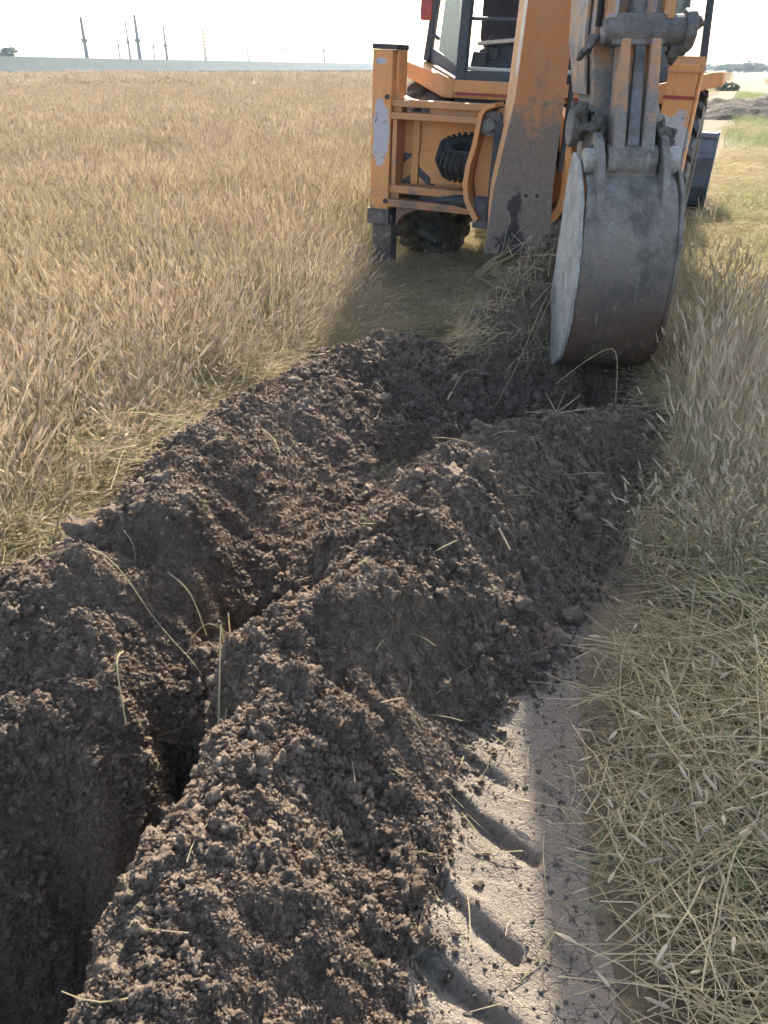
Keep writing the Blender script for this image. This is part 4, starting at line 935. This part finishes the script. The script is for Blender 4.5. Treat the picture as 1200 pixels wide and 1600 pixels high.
m = MB(); m.tube([(-.75, .10, .54), (-.2, -.02, .55)], .05, 12); m.tube([(.75, .10, .54), (.2, -.02, .55)], .05, 12); m.build('swing_ram', 'dark', root)
m = MB(); m.tube([(.22, -.16, .70), (.26, -.25, .78), (.23, -.28, .92), (.16, -.22, 1.05), (.12, -.1, 1.15)], .016, 8); m.tube([(.27, -.14, .70), (.31, -.22, .80), (.28, -.25, .95), (.2, -.2, 1.1), (.18, -.05, 1.2)], .016, 8); m.build('hose', 'black', root)

# digging arm, in world space under the machine
def wpart(m, name, mat, par=root, bevel=0, smooth=False):
    return m.build(name, mat, par, bevel, smooth, RINV if par is root else None)
def sect(z, xl, xr, yr, yf): return [(xl, yr, z), (xr, yr, z), (xr, yf, z), (xl, yf, z)]
m = MB(); S = [(.42, .70, 1.03, 5.22, 5.45), (.8, .715, 1.04, 5.22, 5.62), (1.3, .80, 1.05, 5.20, 5.68), (1.8, .825, 1.05, 5.14, 5.62), (2.5, .84, 1.05, 4.92, 5.36), (3.0, .85, 1.05, 4.66, 5.08), (3.35, .87, 1.05, 4.42, 4.75)]
m.loft([sect(*q) for q in S]); boom = wpart(m, 'boom', 'paint_boom_side', bevel=.01)
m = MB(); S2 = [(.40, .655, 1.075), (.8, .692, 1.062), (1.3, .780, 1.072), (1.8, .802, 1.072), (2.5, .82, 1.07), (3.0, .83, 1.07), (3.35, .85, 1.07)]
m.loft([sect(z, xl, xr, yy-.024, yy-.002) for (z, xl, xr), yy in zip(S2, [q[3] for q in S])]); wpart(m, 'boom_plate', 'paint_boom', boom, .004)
m = MB()
for u_ in (.895, .965): m.tube([(u_, 5.19, .755), (u_, 5.2, .755)], .011, 10)
wpart(m, 'bolt_hole', 'black', boom)
m = MB(); m.loft([[(xl-.004, yr+.05, z), (xl-.0005, yr+.05, z), (xl-.0005, yr+.22, z), (xl-.004, yr+.22, z)] for z, xl, yr in ((1.42, .806, 5.186), (1.8, .825, 5.14), (2.3, .8357, 4.983))]); wpart(m, 'pale_decal', 'rim', boom)
m = MB(); m.tube([(.94, 5.35, 1.7), (.95, 5.05, 3.0)], .07, 14); wpart(m, 'boom_ram', 'dark', boom)
m = MB(); m.tube([(1.10, 5.22, .9), (1.115, 5.2, 1.4), (1.11, 5.16, 1.8), (1.10, 4.95, 2.5), (1.10, 4.5, 3.3)], .017, 8); wpart(m, 'hose', 'black', boom)
# dipper
m = MB(); S = [(1.10, 1.02, 1.24, 4.14, 4.30), (1.22, 1.0, 1.25, 4.13, 4.40), (1.36, .99, 1.26, 4.16, 4.50), (1.60, .98, 1.27, 4.22, 4.62), (2.2, .98, 1.27, 4.30, 4.74), (3.0, .98, 1.27, 4.38, 4.86), (3.45, .98, 1.27, 4.44, 4.92)]
m.loft([sect(*q) for q in S]); dip = wpart(m, 'dipper', 'paint_dipper', bevel=.012)
m = MB(); m.tube([(.84, 4.68, 3.32), (1.30, 4.68, 3.32)], .10, 18); wpart(m, 'elbow_pin', 'steel', dip, .01)
m = MB(); m.loft([sect(*q) for q in [(1.34, .965, .978, 4.20, 4.48), (1.58, .955, .974, 4.30, 4.66), (1.9, .955, .974, 4.30, 4.72), (2.4, .955, .974, 4.36, 4.70)]]); wpart(m, 'side_wear_plate', 'paint_dipper', dip, .006)
m = MB(); m.tube([(1.135, 4.10, 1.64), (1.13, 4.17, 2.2)], .042, 14); m.tube([(1.13, 4.16, 2.15), (1.125, 4.30, 3.1)], .075, 16); wpart(m, 'bucket_ram', 'steel', dip)
m = MB(); m.box(.985, 1.035, 4.03, 4.16, 1.64, 2.1); wpart(m, 'link_arm', 'paint_link', dip, .008)
m = MB(); m.box(1.235, 1.285, 4.03, 4.16, 1.64, 2.1); wpart(m, 'link_arm', 'paint_link', dip, .008)
for hx, hr_ in ((.975, .016), (1.275, .014), (1.30, .014)):
    m = MB(); m.tube([(hx, 4.13, 1.62), (hx-.015, 4.06, 1.75), (hx, 4.10, 1.95), (hx+.01, 4.22, 2.5), (hx, 4.36, 3.2)], hr_, 8); wpart(m, 'hose', 'black', dip)
m = MB(); m.tube([(.985, 4.08, 1.60), (1.36, 4.08, 1.60)], .062, 18); m.box(1.02, 1.26, 4.03, 4.14, 1.54, 1.665); m.tube([(1.34, 4.08, 1.60), (1.39, 4.08, 1.60)], .085, 10); wpart(m, 'link_crosshead', 'steel', dip, .01)
def slanted(x0, x1, d0, d1, za, zb, ya, yb):
    return [[(x0a, ya+d0, za), (x1a, ya+d0, za), (x1a, ya+d1, za), (x0a, ya+d1, za)] for x0a, x1a in ((x0, x1),)] + [[(x0+.008, yb+d0, zb), (x1-.008, yb+d0, zb), (x1-.008, yb+d1, zb), (x0+.008, yb+d1, zb)]]
m = MB(); m.loft(slanted(1.055, 1.115, -.05, .07, 1.06, 1.58, 3.94, 4.08)); m.loft(slanted(1.19, 1.252, -.05, .07, 1.06, 1.58, 3.94, 4.08)); m.loft(slanted(1.10, 1.205, -.0, .05, 1.06, 1.58, 3.94, 4.08)); bl = wpart(m, 'bucket_link', 'paint_link', dip, .008)
m = MB(); m.loft(slanted(1.125, 1.186, -.03, -.001, 1.07, 1.57, 3.943, 4.078)); wpart(m, 'link_web', 'steel', bl, .006)
# bucket
BX0, BX1 = .93, 1.375
prof = [(4.00, 1.03), (3.90, 1.01), (3.825, .95), (3.775, .84), (3.745, .70), (3.735, .56), (3.75, .42), (3.785, .29), (3.85, .17), (3.94, .09), (4.06, .05), (4.22, .045), (4.40, .07)]
def resample(pts, n):
    P = np.array(pts, float); d = np.r_[0, np.cumsum(np.hypot(*np.diff(P, axis=0).T))]; t = np.linspace(0, d[-1], n)
    q = np.column_stack([np.interp(t, d, P[:, 0]), np.interp(t, d, P[:, 1])])
    for _ in range(2): q[1:-1] = (q[:-2]+2*q[1:-1]+q[2:])/4
    return q
PR = resample(prof, 46); nxb = 22; vs = []; fs = []
for i_ in range(46):
    for j_ in range(nxb):
        x_ = BX0 + (BX1-BX0)*j_/(nxb-1); ed = min(1, min(j_, nxb-1-j_)/2)
        dz = (.012*fbm(np.array([x_*1.0]), np.array([i_*.02]), .16, 4, 5)[0] + .006*fbm(np.array([x_]), np.array([i_*.02]), .03, 2, 8)[0])*ed
        tp = 1 - .10*max(0, (12-i_)/12)                             # draws in a little towards the hinge
        vs.append(((x_-1.15)*tp+1.15, PR[i_, 0]-dz, PR[i_, 1]))
for i_ in range(45):
    for j_ in range(nxb-1): a_ = i_*nxb+j_; fs.append((a_, a_+1, a_+nxb+1, a_+nxb))
m = MB(); m.add(vs, fs); bk = wpart(m, 'bucket', 'bucket', root, 0, True)
sd_ = bk.modifiers.new('thickness', 'SOLIDIFY'); sd_.thickness = .018; sd_.offset = 0
m = MB(); m.box(BX0+.002, BX1-.002, 4.30, 4.44, .055, .085); wpart(m, 'cutting_edge', 'steel', bk, .006)
for x_ in (BX0, BX1):
    c0 = [(y_-.012, z_) for y_, z_ in prof]; c0 = [(4.06, 1.10), (3.97, 1.085), (3.89, 1.035)] + c0[2:] + [(4.34, .13), (4.25, .32), (4.20, .5), (4.16, .75), (4.13, .95), (4.10, 1.06)]
    sg = -1 if x_ == BX0 else 1
    rr_ = random.Random(5); c1 = [(a+rr_.uniform(-.007, .007), b+rr_.uniform(-.007, .007)) for a, b in resample(c0+[c0[0]], 70)[:-1]]
    m = MB(); m.prism(c1, 'x', *( (x_-.022, x_-.001) if sg < 0 else (x_+.001, x_+.022))); wpart(m, 'cheek_plate', 'cheek' if sg < 0 else 'bucket', bk, .006)
m = MB(); m.tube([(1.035, 3.95, 1.075), (1.27, 3.95, 1.075)], .07, 22); m.box(1.03, 1.275, 3.90, 4.02, 1.0, 1.07); wpart(m, 'pivot_tube', 'bucket', bk, .01)
for x_, nm in ((1.0, 'bucket'), (1.30, 'bucket')):
    m = MB(); m.prism([(3.80, .90), (3.775, .83), (3.80, .98), (3.86, 1.10), (3.93, 1.17), (4.02, 1.20), (4.16, 1.30), (4.28, 1.30), (4.34, 1.20), (4.30, 1.05), (4.0, 1.0)][1:], 'x', x_-.018, x_+.018); wpart(m, 'hanger_plate', nm, bk, .006)
for xa, xb, ra in ((.935, .99, .055), (1.31, 1.375, .06)):
    m = MB(); m.tube([(xa, 3.95, 1.075), (xb, 3.95, 1.075)], ra, 16); wpart(m, 'hinge_pin', 'cheek', bk, .008)
m = MB(); m.tube([(.93, 4.20, 1.20), (1.36, 4.20, 1.20)], .06, 16); m.tube([(.905, 4.20, 1.20), (.95, 4.20, 1.20)], .085, 12); wpart(m, 'hinge_pin', 'steel', bk, .008)
for k_ in range(4):
    x_ = BX0+.045+k_*.118; m = MB(); m.loft([[(x_-.03, 4.34, .045), (x_+.03, 4.34, .045), (x_+.03, 4.34, .10), (x_-.03, 4.34, .10)], [(x_-.022, 4.58, .09), (x_+.022, 4.58, .09), (x_+.022, 4.58, .11), (x_-.022, 4.58, .11)]]); wpart(m, 'tooth', 'steel', bk, .004)
# mud clods clinging to the bucket and arm
m_lump = lump_mesh('mud_cake', 3, 222, .8, 'mud')
for (x_, y_, z_, sx_, sy_, sz_) in ((.945, 4.15, 1.24, .05, .10, .09), (1.0, 4.02, 1.22, .05, .06, .06), (1.36, 4.08, 1.17, .05, .05, .05), (1.30, 3.99, 1.19, .045, .05, .045), (1.38, 4.08, 1.63, .05, .05, .06), (1.34, 4.1, 1.53, .05, .05, .07), (1.27, 4.02, 1.14, .04, .04, .05), (.95, 4.16, 1.55, .03, .06, .08), (1.0, 3.97, 1.12, .03, .04, .03)):
    o = bpy.data.objects.new('mud_cake', m_lump); COL.objects.link(o); o.parent = bk
    o.location = (x_, y_, z_); o.scale = (sx_, sy_, sz_); o.rotation_euler = (random.random()*6, random.random()*6, 0)

# spare tyre hung in the frame
sp = bpy.data.objects.new('spare_tyre', None); COL.objects.link(sp)
tag(sp, 'small black lugged tyre hung in the rear frame of the backhoe', 'tyre')
m = MB(); m.lathe([(-.10, .12), (-.105, .20), (-.08, .235), (0, .245), (.08, .235), (.105, .20), (.10, .12), (.08, .11), (-.08, .11), (-.10, .12)], (0, 0, 0), 36); m.build('carcass', 'rubber', sp, 0, True)
m = MB()
for i in range(26):
    a = 2*math.pi*i/26
    for sd in (-1, 1):
        vs = []
        for ax, r0 in ((sd*.0, .238), (sd*.112, .195)):
            for da in (-.06, .06):
                for dr in (0, .03): vs.append((ax + (0 if ax == 0 else sd*dr*.3), (r0+dr)*math.cos(a+da+sd*ax*.8), (r0+dr)*math.sin(a+da+sd*ax*.8)))
        m.add(vs, [(0, 1, 3, 2), (4, 6, 7, 5), (0, 4, 5, 1), (2, 3, 7, 6), (1, 5, 7, 3), (0, 2, 6, 4)])
m.build('lug_ring', 'rubber', sp)
sp.matrix_world = RM @ Matrix.Translation((-.40, -.03, .85)) @ Matrix.Rotation(R(18), 4, 'X') @ Matrix.Rotation(R(-90), 4, 'Y') @ Matrix.Scale(.83, 4)

# ------------------------------------------------------------------ single stalks lying on the soil
def stalk(name, pts, label, r=.0016, head=None, mat='straw', lift=.012, branches=()):
    m = MB(); ps = [Vector((x_, y_, (hgt(x_, y_)+lift+dz))) for x_, y_, dz in pts]
    # smooth by subdividing
    q = []
    for i in range(len(ps)-1):
        p0, p1, p2, p3 = ps[max(i-1, 0)], ps[i], ps[i+1], ps[min(i+2, len(ps)-1)]
        for k_ in range(4):
            t = k_/4; q.append(.5*((2*p1)+(-p0+p2)*t+(2*p0-5*p1+4*p2-p3)*t*t+(-p0+3*p1-3*p2+p3)*t**3))
    q.append(ps[-1])
    m.tube(q, [r*(1-.4*i/len(q)) for i in range(len(q))], 5)
    for br in branches: m.tube([Vector((x_, y_, hgt(x_, y_)+lift+dz)) for x_, y_, dz in br], [r*.9, r*.6][:len(br)] if len(br) == 2 else r*.8, 5)
    o = m.build(name, mat)
    if head:
        d = (q[-1]-q[-3]).normalized(); h = MB(); h.tube([q[-1]+d*head*t for t in (0, .1, .4, .75, 1)], [head*.03, head*.09, head*.12, head*.09, head*.02], 6); h.build('seed_head', 'head', o)
    return tag(o, label, 'stalk', 'loose stalks on the dug soil')
stalk('dry_stalk', [(-.95, 1.62, .0), (-.86, 1.66, .02), (-.72, 1.66, .03), (-.60, 1.62, .02), (-.50, 1.55, .02), (-.46, 1.52, 0)], 'long thin stalk arched over the crest of the left bank', .0015, .05)
stalk('dry_stalk', [(-.60, 1.76, .02), (-.54, 1.74, .03), (-.50, 1.70, .02)], 'short pale curved stalk on the dark face of the left bank', .0028)
stalk('dry_stalk', [(-.64, 1.46, .01), (-.635, 1.40, .03), (-.60, 1.30, .06)], 'whitish bent stalk hanging on the trench wall at the left', .0026)
stalk('dry_stalk', [(-.44, 1.20, .04), (-.38, 1.26, .05), (-.36, 1.30, .04)], 'forked yellow stalk at the trench edge', .0028, None, 'straw', .02, [[(-.38, 1.26, .06), (-.45, 1.30, .08)], [(-.38, 1.26, .06), (-.365, 1.36, .10)]])
stalk('dry_stalk', [(-.40, 1.52, .05), (-.385, 1.45, .07), (-.375, 1.40, .06)], 'pair of pale stalks leaning across the narrow trench', .0026, None, 'straw', .02, [[(-.39, 1.53, .06), (-.36, 1.42, .08)]])
stalk('dry_stalk', [(-.52, 1.62, .03), (-.46, 1.60, .08), (-.40, 1.59, .06)], 'thin stalk with a spiky seed head over the trench', .0014, .045)
stalk('dry_stalk', [(-.47, 2.72, .02), (-.42, 2.66, .03), (-.39, 2.6, .02)], 'pale stalk lying on the upper left bank near the grass', .0034)
stalk('dry_stalk', [(.35, 2.0, .02), (.385, 1.97, .02)], 'short bright yellow straw piece on the slope of the right bank', .0042)
stalk('dry_stalk', [(.85, 3.6, .34), (.96, 3.42, .36), (1.01, 3.25, .24), (1.01, 3.14, .03)], 'thin stalk drooping in an arc below the bucket', .0022)
stalk('dry_stalk', [(-1.35, 2.34, .03), (-1.2, 2.36, .04), (-1.0, 2.36, .03)], 'long straw lying from the dry grass onto the left bank', .003)
stalk('dry_stalk', [(-1.2, 2.26, .02), (-1.05, 2.28, .04), (-.94, 2.28, .02)], 'yellow straw bundle at the foot of the left bank', .0032, None, 'straw', .012, [[(-1.18, 2.22, .02), (-.96, 2.20, .02)], [(-1.22, 2.29, .03), (-1.0, 2.31, .02)]])
stalk('dry_stalk', [(.98, 4.2, .28), (.86, 4.1, .2), (.70, 3.9, .16), (.58, 3.75, .10)], 'long pale stalk slanting down left of the bucket', .0026, None, 'straw', .02, [[(.98, 4.2, .28), (.78, 4.08, .2)], [(.97, 4.22, .30), (.72, 4.15, .32)], [(.97, 4.2, .28), (.8, 4.0, .22)]])
stalk('dry_stalk', [(.50, 3.95, .05), (.42, 3.85, .08), (.35, 3.75, .06)], 'straw stalk by the far edge of the pit', .0024, .05)
stalk('dry_stalk', [(-.06, 3.55, .02), (-.04, 3.5, .1), (.0, 3.42, .12)], 'upright pale stalk at the left rim of the pit', .002)
wm = stalk('weed_sprout', [(-.03, 2.62, .0), (.01, 2.66, .03), (.06, 2.66, .05)], 'small yellow green weed sprout lying between the banks', .003, None, 'green', .015, [[(.0, 2.64, .02), (-.07, 2.68, .05)], [(.02, 2.66, .03), (.05, 2.74, .06)]])
tw = stalk('twig_tuft', [(.66, 2.74, .0), (.70, 2.76, .05), (.76, 2.80, .10)], 'small tuft of dry twigs on the mound below the bucket', .002, None, 'straw', .01, [[(.66, 2.74, .0), (.62, 2.78, .09)], [(.66, 2.74, .0), (.68, 2.72, .12)], [(.67, 2.74, .01), (.80, 2.74, .08)], [(.66, 2.74, 0), (.55, 2.70, .03)], [(.66, 2.74, 0), (.52, 2.64, .03)], [(.66, 2.74, 0), (.58, 2.62, .02)]])

# ------------------------------------------------------------------ haze
hz = MB(); hz.box(-1400, 1400, -500, 2900, -2, 22); ho = hz.build('haze', 'soil')
hm = bpy.data.materials.new('haze_air'); hm.use_nodes = True; hn_ = hm.node_tree; hn_.nodes.remove(hn_.nodes['Principled BSDF'])
pv = hn_.nodes.new('ShaderNodeVolumePrincipled'); pv.inputs['Density'].default_value = .0006; pv.inputs['Color'].default_value = (.72, .87, 1, 1); pv.inputs['Anisotropy'].default_value = .0
hn_.links.new(pv.outputs[0], hn_.nodes['Material Output'].inputs['Volume']); ho.data.materials.clear(); ho.data.materials.append(hm)
tag(ho, 'pale haze filling the air over the field', 'haze', kind='stuff')
